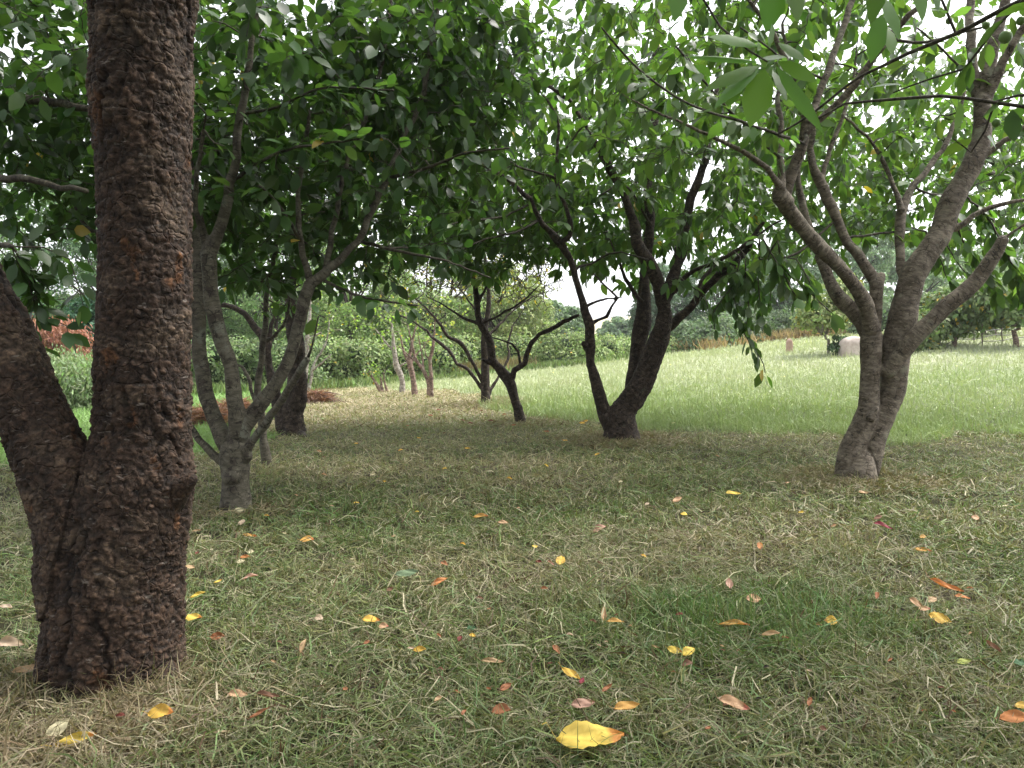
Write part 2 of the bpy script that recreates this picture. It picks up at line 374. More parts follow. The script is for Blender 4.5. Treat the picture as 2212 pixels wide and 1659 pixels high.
for (n, r0, r1, hs_, wd, lf, p) in [(150000, .85, 3.2, 1.0, .0026, .5, 1.2), (150000, 3.0, 8, 1.1, .0045, .42, 1.3), (130000, 7.5, 20, 1.2, .010, .25, 1.4), (80000, 19, 75, 1.5, .03, .1, 1.5)]:
    x, y = scatter(n, r0, r1, hb, p)
    # clumping: leave small bald spots, thicken tufts
    keep = R.random(n) < np.clip(.75 + 1.1 * n2(x, y, 9, 51, 2), .15, 1)
    if r0 < 5: x, y = x[keep], y[keep]
    V, f, c = blades(x, y, hs_, wd, lf); Vs.append(V); Cs.append(c); Q4.append(f[0] + off); Q3.append(f[1] + off); off += len(V)
tfx, tfy, tfn = [], [], 0
for k_ in range(420):
    r = rnd.uniform(1.25, 5.5); a = rnd.uniform(-.7, .7); cx, cy = r * math.sin(a), r * math.cos(a); m_ = rnd.randint(25, 70); sp = rnd.uniform(.015, .05)
    tfx.append(cx + R.normal(0, sp, m_)); tfy.append(cy + R.normal(0, sp, m_))
for k_ in range(90):
    cx, cy = R.normal(.66, .34), R.normal(2.1, .2); m_ = rnd.randint(20, 45); tfx.append(cx + R.normal(0, .04, m_)); tfy.append(cy + R.normal(0, .04, m_))
x, y = np.concatenate(tfx), np.concatenate(tfy); V, f, c = blades(x, y, 1.35, .0036, .12, .6); Vs.append(V); Cs.append(c * 1.1); Q4.append(f[0] + off); Q3.append(f[1] + off); off += len(V)
# loose straw rings and taller tufts at the foot of the trunks
for (cx, cy, n, rad) in [(-.93, 1.55, 6500, .32), (2.05, 4.52, 6500, .45), (.93, 6.45, 5000, .55), (-1.32, 3.65, 1200, .3), (-.34, 10.1, 1800, .6), (.1, 7.9, 1500, .5)]:
    a = R.uniform(0, 6.283, n); r = rad * (.35 + np.abs(R.normal(0, .4, n))); x = cx + r * np.cos(a); y = cy + r * np.sin(a)
    V, f, c = blades(x, y, 1.15, .0032 if cy < 3 else .006, .85, 1.6)
    c = c * .45 + np.array([.24, .175, .11]) * .55 * np.repeat(R.uniform(.4, 1.4, (n, 1)), len(c) // n, 0)
    Vs.append(V); Cs.append(c); Q4.append(f[0] + off); Q3.append(f[1] + off); off += len(V)
og = link('grass', mesh_np('grass', np.vstack(Vs), [np.vstack(Q4), np.vstack(Q3)], M_grass, cols=np.vstack(Cs), smooth=False))
tag(og, 'mown and dry grass with loose hay covering the orchard floor and field', 'grass', kind='stuff')

# ------------------------------------------------------------------ leaves
def leaf_mesh(P, D, Nn, Ln, Wd, col, lod=0, fold=.22, droop=.18):
    """P base, D direction, Nn normal, Ln length, Wd width -> verts, faces, cols"""
    n = len(P); D = D / (np.linalg.norm(D, axis=1)[:, None] + 1e-9)
    Nn = Nn - D * (Nn * D).sum(1)[:, None]; Nn /= np.linalg.norm(Nn, axis=1)[:, None] + 1e-9
    S = np.cross(D, Nn); L = Ln[:, None]; W = Wd[:, None] * .5
    def pt(t, s, up=0.): return P + D * L * t + S * W * s + Nn * (abs(s) * W * fold + up * L)
    if lod == 0:
        V = np.stack([pt(0, 0), pt(.22, .72, -.02), pt(.24, 0), pt(.22, -.72, -.02), pt(.58, .95, -.03 - droop * .3), pt(.6, 0, -droop * .3), pt(.58, -.95, -.03 - droop * .3), pt(.85, .45, -droop * .75), pt(.85, -.45, -droop * .75), pt(1, 0, -droop)], 1)
        k = np.arange(n)[:, None] * 10
        f4 = np.concatenate([k + np.array([[2, 1, 4, 5]]), k + np.array([[3, 2, 5, 6]]), k + np.array([[5, 4, 7, 9]]), k + np.array([[6, 5, 9, 8]])])
        f3 = np.concatenate([k + np.array([[0, 1, 2]]), k + np.array([[0, 2, 3]])]); m = 10
    else:
        V = np.stack([pt(0, 0), pt(.45, 1), pt(.5, 0, .02), pt(.45, -1), pt(1, 0, -droop)], 1)
        k = np.arange(n)[:, None] * 5
        f4 = np.concatenate([k + np.array([[0, 1, 4, 2]]), k + np.array([[0, 2, 4, 3]])]); f3 = np.zeros((0, 3), int); m = 5
    return V.reshape(-1, 3), [f4, f3], np.repeat(col, m, 0)
def leafcols(n, base, var=.25, yellow=0.01):
    c = np.array(base) * R.uniform(1 - var, 1 + var, (n, 1)) * R.uniform(.9, 1.1, (n, 3))
    y = R.random(n) < yellow; c[y] = np.array([.42, .30, .05]) * R.uniform(.7, 1.2, (y.sum(), 1)); return c

LOW = np.array([(-600, 760), (0, 770), (190, 745), (215, 560), (420, 560), (450, 610), (520, 700), (640, 690), (720, 700), (790, 725), (880, 690), (960, 700), (1010, 640), (1090, 630), (1150, 600), (1185, 590), (1240, 625), (1330, 650), (1400, 640), (1500, 650), (1560, 700), (1600, 720), (1660, 700), (1740, 690), (1800, 640), (1840, 560), (1960, 530), (2010, 640), (2100, 640), (2160, 690), (2212, 700), (3000, 700)], float)
HOLES = [(1205, 655, 26), (1240, 670, 26), (1290, 655, 26), (1350, 690, 24), (1510, 380, 34), (1500, 425, 30), (1530, 350, 22), (1525, 165, 20), (1385, 45, 22), (2190, 165, 26), (2200, 230, 22), (1985, 530, 24), (2045, 590, 20), (2000, 470, 18), (1800, 520, 15), (1770, 415, 18), (1470, 55, 18),
         (1900, 240, 26), (1950, 260, 18), (1850, 330, 16), (2100, 400, 18), (2160, 420, 18), (915, 15, 20), (655, 10, 22), (785, 215, 16), (775, 290, 14), (1075, 230, 16), (1280, 240, 16), (1120, 130, 12), (160, 90, 14), (60, 60, 14), (190, 200, 16), (185, 250, 14), (640, 350, 14), (560, 440, 14), (1180, 560, 22), (1150, 600, 22), (1120, 560, 16), (740, 490, 12), (1310, 610, 16), (1080, 600, 14), (1960, 340, 18), (1910, 420, 14), (2060, 330, 14), (1690, 470, 14), (870, 50, 14)]
def allowed(P, margin=0):
    x, y, d = proj(P); low = np.interp(x, LOW[:, 0], LOW[:, 1]); ok = y < low - margin
    for hx, hy, hr in HOLES: ok &= ((x - hx) ** 2 + (y - hy) ** 2) > (hr * .8) ** 2
    return ok | (P[:, 1] < .3)

# ------------------------------------------------------------------ trees
def limb(spec, Y0, Y1, wob=.006, step=.05):
    """spec: list of (px,py,width px) at depths running from Y0 to Y1"""
    n = len(spec); L_ = [0]
    for a, b in zip(spec[:-1], spec[1:]): L_.append(L_[-1] + math.hypot(a[0] - b[0], a[1] - b[1]))
    P = []
    for s, l in zip(spec, L_):
        Y = Y0 + (Y1 - Y0) * (l / max(L_[-1], 1)); p = at(s[0], s[1], Y); P.append((p.x, p.y, p.z, s[2] / 2 / F * Y))
    P = catmull(np.array(P), step)
    P[1:-1, :3] += R.normal(0, wob, (len(P) - 2, 3)) * np.clip(P[1:-1, 3:4] / .02, .3, 1) * np.clip(1.15 - P[1:-1, 3:4] / .045, 0.05, 1)
    return P
def wlimb(pts, step=.06, wob=.006):
    P = catmull(np.array(pts, float), step); P[1:-1, :3] += R.normal(0, wob, (len(P) - 2, 3)); return P

def voxel_trunk(limbs, vox, disp, smooth_it=4):
    tb = Tubes()
    for l in limbs: tb.add(l, 20 if l[:, 3].max() > .03 else 12, cap=True)
    V, f, _ = tb.data(); o = link('tmp', mesh_np('tmp', V, f, None))
    m = o.modifiers.new('r', 'REMESH'); m.mode = 'VOXEL'; m.voxel_size = vox; m.adaptivity = 0
    s = o.modifiers.new('s', 'SMOOTH'); s.iterations = smooth_it; s.factor = .5
    dg = bpy.context.evaluated_depsgraph_get(); ev = o.evaluated_get(dg); me = ev.to_mesh()
    n = len(me.vertices); V = np.empty(n * 3, np.float32); me.vertices.foreach_get('co', V); V = V.reshape(-1, 3).astype(float)
    Nn = np.empty(n * 3, np.float32); me.vertices.foreach_get('normal', Nn); Nn = Nn.reshape(-1, 3)
    tot = np.empty(len(me.polygons), np.int32); me.polygons.foreach_get('loop_total', tot)
    vi = np.empty(len(me.loops), np.int32); me.loops.foreach_get('vertex_index', vi)
    st = np.empty(len(me.polygons), np.int32); me.polygons.foreach_get('loop_start', st)
    q = vi[st[tot == 4][:, None] + np.arange(4)]; t = vi[st[tot == 3][:, None] + np.arange(3)]
    ev.to_mesh_clear(); om = o.data; bpy.data.objects.remove(o); bpy.data.meshes.remove(om)
    # bark coordinates from nearest limb segment
    best = np.full(n, 9.); bk = np.zeros((n, 3)); rad = np.zeros(n)
    for li, l in enumerate(limbs):
        A = l[:, :3]; T, Nf, B = frames(A); u = np.concatenate([[0], np.cumsum(np.linalg.norm(np.diff(A, axis=0), axis=1))])
        for k in range(len(A) - 1):
            lo = np.minimum(A[k], A[k + 1]) - l[k, 3] * 1.8 - .03; hi = np.maximum(A[k], A[k + 1]) + l[k, 3] * 1.8 + .03
            m_ = np.where(((V > lo) & (V < hi)).all(1))[0]
            if not len(m_): continue
            ab = A[k + 1] - A[k]; tu = ((V[m_] - A[k]) @ ab) / (ab @ ab + 1e-9); tt = np.clip(tu, 0, 1)
            c = A[k] + tt[:, None] * ab; dv = V[m_] - c; r = l[k, 3] * (1 - tt) + l[k + 1, 3] * tt
            d = np.linalg.norm(dv, axis=1) - r
            b = d < best[m_]; mm = m_[b]
            best[mm] = d[b]; bk[mm] = np.stack([(dv @ Nf[k])[b] + li * 1.7, (dv @ B[k])[b], (u[k] + tu * np.linalg.norm(ab))[b] + li * .37], 1); rad[mm] = r[b]
    dd, col = disp(bk, rad, V)
    return V + Nn * dd[:, None], [q, t], bk, col
def disp_smooth(amp):
    def f(bk, rad, V):
        p = bk * np.array([1, 1, 1.]); k = np.clip(rad / .05, .25, 1.3)
        band = fbm(bk * np.array([25, 25, 130]), 3, 3); big = fbm(bk * np.array([9, 9, 7]), 7, 3)
        f1, f2, _ = voro(bk * np.array([30, 30, 22]), 11); cr = sstep(0, .25, f2 - f1)
        return amp * k * (big * 1.9 + band * .07 + cr * .5 * sstep(.05, .1, rad) * (amp > .006)), None
    return f
def disp_rough(amp):
    def f(bk, rad, V):
        wv = fbm(bk * 18, 60, 3); wv2 = fbm(bk * 30 + 9, 64, 3)
        q_ = bk * np.array([30, 30, 26]) + np.stack([wv, wv2, wv * .5 + wv2], 1) * 1.5
        f1, f2, idv = voro(q_, 3); cr = sstep(.0, .22, f2 - f1)
        q2 = bk * np.array([75, 75, 95]) + np.stack([wv2, wv, wv], 1) * 2.2
        g1, g2, id2 = voro(q2, 9); cr2 = sstep(0, .3, g2 - g1)
        band = fbm(bk * np.array([30, 30, 210]) + wv[:, None] * 1.5, 13, 3); big = fbm(bk * np.array([6, 6, 4]), 17, 3); fine = fbm(bk * 130, 19, 2)
        # long vertical fissures
        fis = 1 - sstep(0, .12, np.abs(fbm(bk * np.array([13, 13, 3.2]) + wv[:, None] * .35, 71, 3)))
        fis = fis * sstep(-.1, .25, fbm(bk * 5, 73, 2))
        k = np.clip(rad / .09, .2, 1.15)
        d = -.003 + amp * k * (big * .9 + cr * .22 * (.3 + idv * 1.2) + cr2 * .14 * (.4 + id2) + band * .20 + fine * .22 - fis * .75)
        c = .95 * np.array([.060, .043, .034]) * (.75 + .5 * idv[:, None]) * (.55 + .9 * id2[:, None])
        gry = sstep(.02, .4, fbm(bk * np.array([10, 10, 16]), 23, 4))[:, None] * .75
        c = c * (1 - gry) + np.array([.12, .10, .084]) * gry * (1 + band[:, None] * .9) * (.6 + .8 * id2[:, None])
        org = (sstep(.34, .5, fbm(bk * np.array([22, 22, 9]) + wv[:, None], 29, 4)))[:, None] * .75
        c = c * (1 - org) + np.array([.13, .066, .03]) * org * (.6 + .8 * id2[:, None])
        c = c * (.5 + .5 * cr)[:, None] * (.6 + .4 * cr2)[:, None] * (1 + .5 * fine[:, None]) * (1 - .6 * fis[:, None])
        return d, np.clip(c * np.array([.82, .70, .58]), .004, 1)
    return f

def grow(skel, targets, rmax=.011, up=.06, wav=.12, rmin=.0021, thick=1.):
    """join every target to the nearest wood with a crooked twig; returns list of (n,4) twigs"""
    N = np.vstack([s for s in skel]); cap = len(N) + len(targets) * 14 + 10
    P = np.zeros((cap, 3)); Rr = np.zeros(cap); n = len(N); P[:n] = N[:, :3]; Rr[:n] = N[:, 3]
    d0 = np.array([np.min(((P[:n] - t) ** 2).sum(1)) for t in targets]); tw = []
    for t in np.asarray(targets)[np.argsort(d0)]:
        d = np.sqrt(((P[:n] - t) ** 2).sum(1)); k = int(np.argmin(d + .0012 / (Rr[:n] + .001) * .05)); L = d[k]
        if L < .03: continue
        a = P[k]; m = int(np.clip(L / .07, 3, 12)); tt = np.linspace(0, 1, m + 1)[:, None]
        ctrl = (a + t) / 2 + R.normal(0, wav, 3) * L + np.array([0, 0, up * L])
        q_ = a * (1 - tt) ** 2 + 2 * ctrl * tt * (1 - tt) + t * tt ** 2; q_[1:-1] += R.normal(0, .012, (m - 1, 3))
        r0 = min(Rr[k] * .75, (.0045 + .013 * min(L, 1.)) * thick, rmax); r = r0 + (.0018 - r0) * tt[:, 0] ** .8; r = np.maximum(r, rmin)
        tw.append(np.column_stack([q_, r])); P[n:n + m] = q_[1:]; Rr[n:n + m] = r[1:]; n += m
    return tw
def ellipsoid(n, c, r, shell=0.):
    v = R.normal(0, 1, (n, 3)); v /= np.linalg.norm(v, axis=1)[:, None]; u = R.random(n) ** (1 / 3.); u = shell + (1 - shell) * u
    return np.array(c) + v * u[:, None] * np.array(r)
def dress(tw, per=.032, k=2, L0=.085, ratio=.45, base=(.06, .125, .03), droop=.5, yellow=.01, lod=0, start=.15, spread=.035, mask=True, var=.4):
    """leaves along twigs"""
    P, D = [], []
    for t in tw:
        L = np.linalg.norm(np.diff(t[:, :3], axis=0), axis=1).sum(); m = max(2, int(L * (1 - start) / per))
        s = np.linspace(start, 1, m); idx = s * (len(t) - 1); i0 = np.clip(idx.astype(int), 0, len(t) - 2); f = (idx - i0)[:, None]
        p = t[i0, :3] * (1 - f) + t[i0 + 1, :3] * f; tg = t[i0 + 1, :3] - t[i0, :3]; tg /= np.linalg.norm(tg, axis=1)[:, None] + 1e-9
        P.append(np.repeat(p, k, 0)); D.append(np.repeat(tg, k, 0))
    P = np.vstack(P); D = np.vstack(D); n = len(P)
    keep = R.random(n) < np.clip(.8 + fbm(P * 2.2, 77, 2) * .9, .25, 1)
    if mask: keep &= allowed(P, 6)
    P, D = P[keep], D[keep]; n = len(P)
    rv = R.normal(0, 1, (n, 3)); rv /= np.linalg.norm(rv, axis=1)[:, None]
    d = D * .55 + rv * .8 + np.array([0, 0, -droop]); d /= np.linalg.norm(d, axis=1)[:, None]
    P = P + d * R.uniform(.3, 1, (n, 1)) * spread
    nn = R.normal(0, .55, (n, 3)) + np.array([0, 0, 1.])
    Ln = L0 * R.uniform(.6, 1.2, n)
    return leaf_mesh(P, d, nn, Ln, Ln * ratio * R.uniform(.85, 1.15, n), leafcols(n, base, var, yellow), lod)
def tree(name, label, Y, base_px, limbs, bark, twig_bark, targets=None, vox=.009, disp=None, extra_skel=(), fine=(), leafkw=None, crown=True, group=None, growkw=None, hang=()):
    b = at(base_px[0], base_px[1], Y); root = thing(name, label, 'tree', (b.x, b.y, float(terr(b.x, b.y))), group)
    V, f, bk, col = voxel_trunk(limbs, vox, disp or disp_smooth(.006))
    part('trunk', V, f, bark, root, bk=bk, cols=col)
    SK = np.vstack(limbs)
    def snap(h, SKn):
        d = np.linalg.norm(SKn[:, :3] - h[0, :3], axis=1); k = int(np.argmin(d))
        if d[k] < .02: return h
        m = max(2, int(d[k] / .05)); t_ = np.linspace(0, 1, m, endpoint=False)[:, None]; q_ = SKn[k, :3] * (1 - t_) + h[0, :3] * t_; q_[1:] += R.normal(0, .008, (m - 1, 3)); q_[:, 2] += .1 * d[k] * np.sin(t_[:, 0] * 3.14)
        r_ = np.full(m, h[0, 3] * 1.15); return np.vstack([np.column_stack([q_, r_]), h])
    fine = [snap(h, SK) for h in fine]; SKF = np.vstack([SK] + list(fine)); hang = [snap(h, SKF) for h in hang]
    tb = Tubes()
    for l in fine: tb.add(l, 8, cap=True, off=R.random() * 5)
    tw = []
    if targets is not None and len(targets):
        up_ = [l[len(l) // 3:] for l in limbs] + list(fine)
        gk = dict(growkw or {}); nl = gk.pop('leaders', 0); T_ = np.asarray(targets); tw = []
        if nl:
            sk = np.vstack(up_)[:, :3]; dd = np.array([np.min(((sk - t) ** 2).sum(1)) for t in T_]); o_ = np.argsort(-dd)[:nl * 4]; o_ = R.choice(o_, min(nl, len(o_)), replace=False)
            tw = grow(up_, T_[o_], rmax=.02, thick=2.0, rmin=.004, wav=.1); T_ = np.delete(T_, o_, 0)
        tw = tw + grow(up_ + tw, T_, **gk)
        for t in tw: tb.add(t, 4, off=R.random() * 5)
    for h in hang: tb.add(h, 4, off=R.random() * 5)
    if tb.n:
        V, f, bk = tb.data(); part('branches', V, f, twig_bark, root, bk=bk)
    if crown and (tw or hang):
        kw = dict(leafkw or {}); Vs, F4, F3, C_, o_ = [], [], [], [], 0
        sets = []
        if tw: sets.append((tw + [x for x in fine if x[:, 3].max() < .012], kw))
        if hang: sets.append((list(hang), dict(kw, mask=False, start=.12, per=.021)))
        for s_, kk in sets:
            V, f, c = dress(s_, **kk); Vs.append(V); C_.append(c); F4.append(f[0] + o_); F3.append(f[1] + o_); o_ += len(V)
        part('foliage', np.vstack(Vs), [np.vstack(F4), np.vstack(F3)], M_leaf, root, cols=np.vstack(C_), smooth=False)
    return root
def tg(n, ells, margin=25):
    out = []
    for (c, r) in ells:
        p = ellipsoid(int(n * 1.0), c, r); out.append(p)
    p = np.vstack(out); p = p[allowed(p, margin)]; p = p[p[:, 2] > .9]
    x, y, d = proj(p); return p[(np.linalg.norm(p - np.array([0, 0, .75]), axis=1) > 1.25)]

DG = (.038, .072, .030); MG = (.048, .092, .032); LG = (.064, .116, .037)

# --- the thick dark trunk on the left, dividing in two near the ground
t1 = [limb([(240, 1600, 340), (240, 1520, 325), (240, 1460, 302), (240, 1400, 292), (247, 1300, 276), (255, 1200, 272), (275, 1110, 262), (298, 1030, 236), (306, 940, 196), (309, 800, 190), (315, 680, 188), (314, 500, 184), (310, 300, 194), (308, 100, 200), (305, -60, 225), (300, -250, 215)], 1.76, 1.76, .004),
      limb([(210, 1400, 200), (185, 1250, 190), (165, 1120, 170), (118, 1000, 156), (72, 900, 148), (32, 800, 143), (-10, 700, 136), (-50, 620, 122), (-110, 480, 112), (-200, 300, 100), (-330, 100, 85)], 1.745, 1.66, .004),
      limb([(360, 1110, 60), (395, 1050, 52), (418, 1032, 30)], 1.745, 1.70, .002), limb([(300, 1420, 120), (350, 1480, 90), (372, 1520, 60)], 1.745, 1.69, .002), limb([(170, 1430, 130), (112, 1490, 90), (95, 1530, 60)], 1.745, 1.67, .002)]
top = t1[0][-1, :3]; top2 = t1[1][-1, :3]
f1 = [wlimb([(*top, .10), (-.75, 1.2, 2.35, .06), (-.3, .3, 2.7, .03), (.2, -.6, 2.9, .015)]), wlimb([(*top, .11), (-.9, 2.4, 2.4, .06), (-.4, 3.0, 2.7, .03), (.3, 3.4, 2.8, .014)]),
      wlimb([(*top, .1), (-1.4, 2.2, 2.5, .05), (-1.9, 2.8, 2.9, .02)]), wlimb([(*top2, .085), (-2.0, 1.5, 2.1, .05), (-2.5, 1.0, 2.6, .02)]), wlimb([(*top2, .08), (-2.2, 2.2, 2.0, .04), (-2.7, 3.0, 2.4, .018)])]
tree('cherry_tree', 'nearest tree, thick trunk of dark flaking bark at the left, parting low down', 1.76, (240, 1500), t1, M_bark_big, M_twig,
     targets=tg(330, [((-.7, 1.2, 3.2), (1.9, 1.9, .7)), ((.3, .2, 3.0), (1.8, 1.6, .6)), ((1.3, .8, 3.1), (1.6, 1.4, .6)), ((-.3, -1.2, 2.6), (2.4, 1.4, .7)), ((-2.6, .2, 2.6), (1.3, 1.6, .8)), ((2.6, -.8, 2.5), (1.6, 1.5, .8)), ((0, -3.2, 2.0), (3.2, .9, 1.0))]), vox=.0036, disp=disp_rough(.0125), fine=f1, leafkw=dict(base=MG, L0=.09, lod=1, per=.03, k=3))  # unseen crown spread overhead and behind the camera, added to shade the foreground

# --- vase-shaped plum behind it
Y = 3.66
def L2(spec, a=0, b=0, **k): return limb(spec, Y + a, Y + b, **k)
t2 = [L2([(510, 1110, 74), (509, 1088, 66), (509, 1040, 56), (508, 1000, 64), (510, 965, 62)]),
      L2([(500, 985, 34), (485, 950, 38), (462, 898, 34), (440, 826, 32), (431, 740, 32), (429, 640, 30), (430, 560, 28), (428, 480, 22), (420, 400, 15), (408, 300, 12)], 0, .25),
      L2([(512, 970, 40), (512, 934, 36), (507, 862, 34), (497, 790, 33), (474, 719, 32), (458, 647, 31), (452, 590, 32), (450, 548, 36), (470, 508, 26), (488, 450, 24), (498, 400, 21), (508, 340, 19), (519, 250, 17), (535, 160, 16), (546, 80, 14), (562, 0, 12), (570, -90, 10)], 0, -.2),
      L2([(450, 548, 24), (436, 490, 18), (424, 440, 15), (425, 370, 12), (440, 280, 9)], -.05, -.3),
      L2([(515, 965, 40), (525, 925, 36), (559, 877, 32), (609, 808, 30), (637, 740, 28), (657, 647, 26), (671, 612, 25), (690, 598, 22), (718, 574, 19), (756, 545, 17), (776, 519, 16), (809, 448, 15), (838, 385, 14), (863, 322, 13), (890, 260, 12), (910, 215, 12), (931, 107, 12), (940, 50, 11), (950, 0, 10), (958, -80, 9)], 0, .2),
      L2([(671, 612, 20), (662, 576, 16), (650, 520, 14), (642, 440, 12), (655, 340, 10), (668, 240, 8)], .1, -.1),
      L2([(700, 592, 14), (722, 480, 12), (747, 358, 12), (775, 290, 11), (799, 233, 10), (824, 143, 9), (838, 60, 8), (848, -20, 8)], .15, .3),
      L2([(525, 990, 24), (544, 955, 20), (573, 916, 18), (609, 862, 17), (634, 819, 16), (656, 796, 18), (664, 775, 15)], 0, -.25),
      L2([(495, 1010, 24), (478, 995, 19), (444, 966, 17), (412, 923, 15), (380, 880, 13), (330, 800, 10), (300, 740, 9)], 0, .1),
      L2([(490, 1035, 30), (503, 1030, 34), (512, 1032, 30)], -.04, -.05), L2([(505, 965, 30), (530, 972, 30), (535, 990, 24)], -.02, -.02)]
f2 = [L2([(666, 770, 7), (673, 755, 5), (682, 720, 4), (688, 683, 3)], -.25, -.3), L2([(598, 730, 0), (560, 690, 0), (500, 640, 0)], 0, .1)] [:1]
f2 += [L2([(430, 520, 10), (390, 500, 8), (300, 470, 6), (200, 500, 8), (154, 430, 6)], .2, .5), L2([(519, 250, 8), (600, 230, 6), (700, 190, 5), (850, 195, 4)], 0, -.5), L2([(497, 400, 9), (560, 350, 7), (640, 320, 6), (780, 300, 4)], 0, -.6),
       L2([(650, 520, 8), (600, 440, 6), (560, 400, 5)], 0, -.4), L2([(776, 519, 9), (850, 540, 7), (950, 560, 5), (1060, 600, 3)], .2, -.4), L2([(690, 600, 8), (780, 640, 6), (900, 660, 4)], .1, -.3), L2([(838, 385, 9), (930, 360, 7), (1010, 330, 5), (1100, 320, 4)], .1, -.3)]
DGT = 700
tree('plum_tree', 'vase-shaped tree with smooth grey-green stems rising from a short stump beside the thick dark trunk', Y, (510, 1088), t2, M_bark_grey, M_twig,
     targets=tg(DGT, [((-1.5, 3.9, 2.3), (1.5, 1.3, .95)), ((-1.2, 4.3, 1.75), (1.25, 1.0, .7)), ((-.5, 4.4, 2.35), (.7, .8, .5))]), vox=.0065, disp=disp_smooth(.0055), fine=f2, leafkw=dict(base=MG, L0=.088, ratio=.55, droop=.35, k=2, per=.028, yellow=.003), growkw=dict(wav=.16, leaders=12))

# --- slim tree close behind it
Y = 5.2
t3 = [L2([(578, 1012, 26), (576, 995, 22), (569, 952, 17), (564, 898, 15), (557, 852, 15), (562, 800, 14), (567, 755, 13), (570, 733, 13), (574, 683, 12), (578, 612, 12), (590, 576, 10), (600, 500, 9), (604, 420, 7), (596, 330, 6)]),
      L2([(572, 738, 9), (590, 728, 8), (602, 715, 7), (620, 690, 7), (624, 658, 6), (640, 600, 5)], 0, -.1), L2([(553, 872, 8), (544, 852, 8), (538, 822, 9), (523, 794, 7), (505, 783, 4)], 0, .1), L2([(578, 640, 7), (560, 590, 6), (540, 540, 5), (520, 470, 4)], 0, .2)]
tree('young_plum_tree', 'slim pale-barked stem standing just behind the vase-shaped tree, with a knobbly dark side branch', Y, (577, 1005), t3, M_bark_grey, M_twig,
     targets=tg(170, [((-1.7, 5.1, 1.75), (.9, .8, .75))]), vox=.006, disp=disp_smooth(.005), leafkw=dict(base=MG, L0=.07, ratio=.6, droop=.3, k=3, per=.035))

# --- stout old tree
Y = 7.1
t4 = [L2([(634, 955, 62), (633, 930, 52), (633, 900, 46), (640, 862, 40), (641, 800, 36), (640, 750, 34), (632, 700, 30), (628, 650, 26), (632, 590, 20), (640, 500, 14), (650, 420, 9)]),
      L2([(622, 930, 40), (606, 885, 30), (594, 850, 26), (583, 800, 20), (576, 755, 17), (566, 725, 18), (552, 708, 17), (528, 678, 16), (500, 662, 15), (465, 655, 10), (430, 630, 8)], 0, .2),
      L2([(578, 760, 12), (590, 690, 9), (600, 640, 7), (590, 560, 5)], .1, .3), L2([(632, 700, 14), (655, 660, 10), (690, 610, 8), (740, 560, 6)], 0, .4), L2([(650, 940, 20), (662, 948, 14)], -.1, -.25), L2([(616, 940, 20), (606, 950, 12)], -.1, -.2)]
tree('old_cherry_tree', 'stout dark old tree with cracked bark and two trunks, behind the vase-shaped tree', Y, (634, 945), t4, M_bark_dark, M_twig,
     targets=tg(330, [((-2.1, 7.2, 2.5), (1.9, 1.4, 1.2)), ((-1.0, 7.0, 2.7), (1.4, 1.2, 1.0))]), vox=.011, disp=disp_smooth(.011), leafkw=dict(base=MG, L0=.10, droop=.4, k=3, per=.045, lod=1))

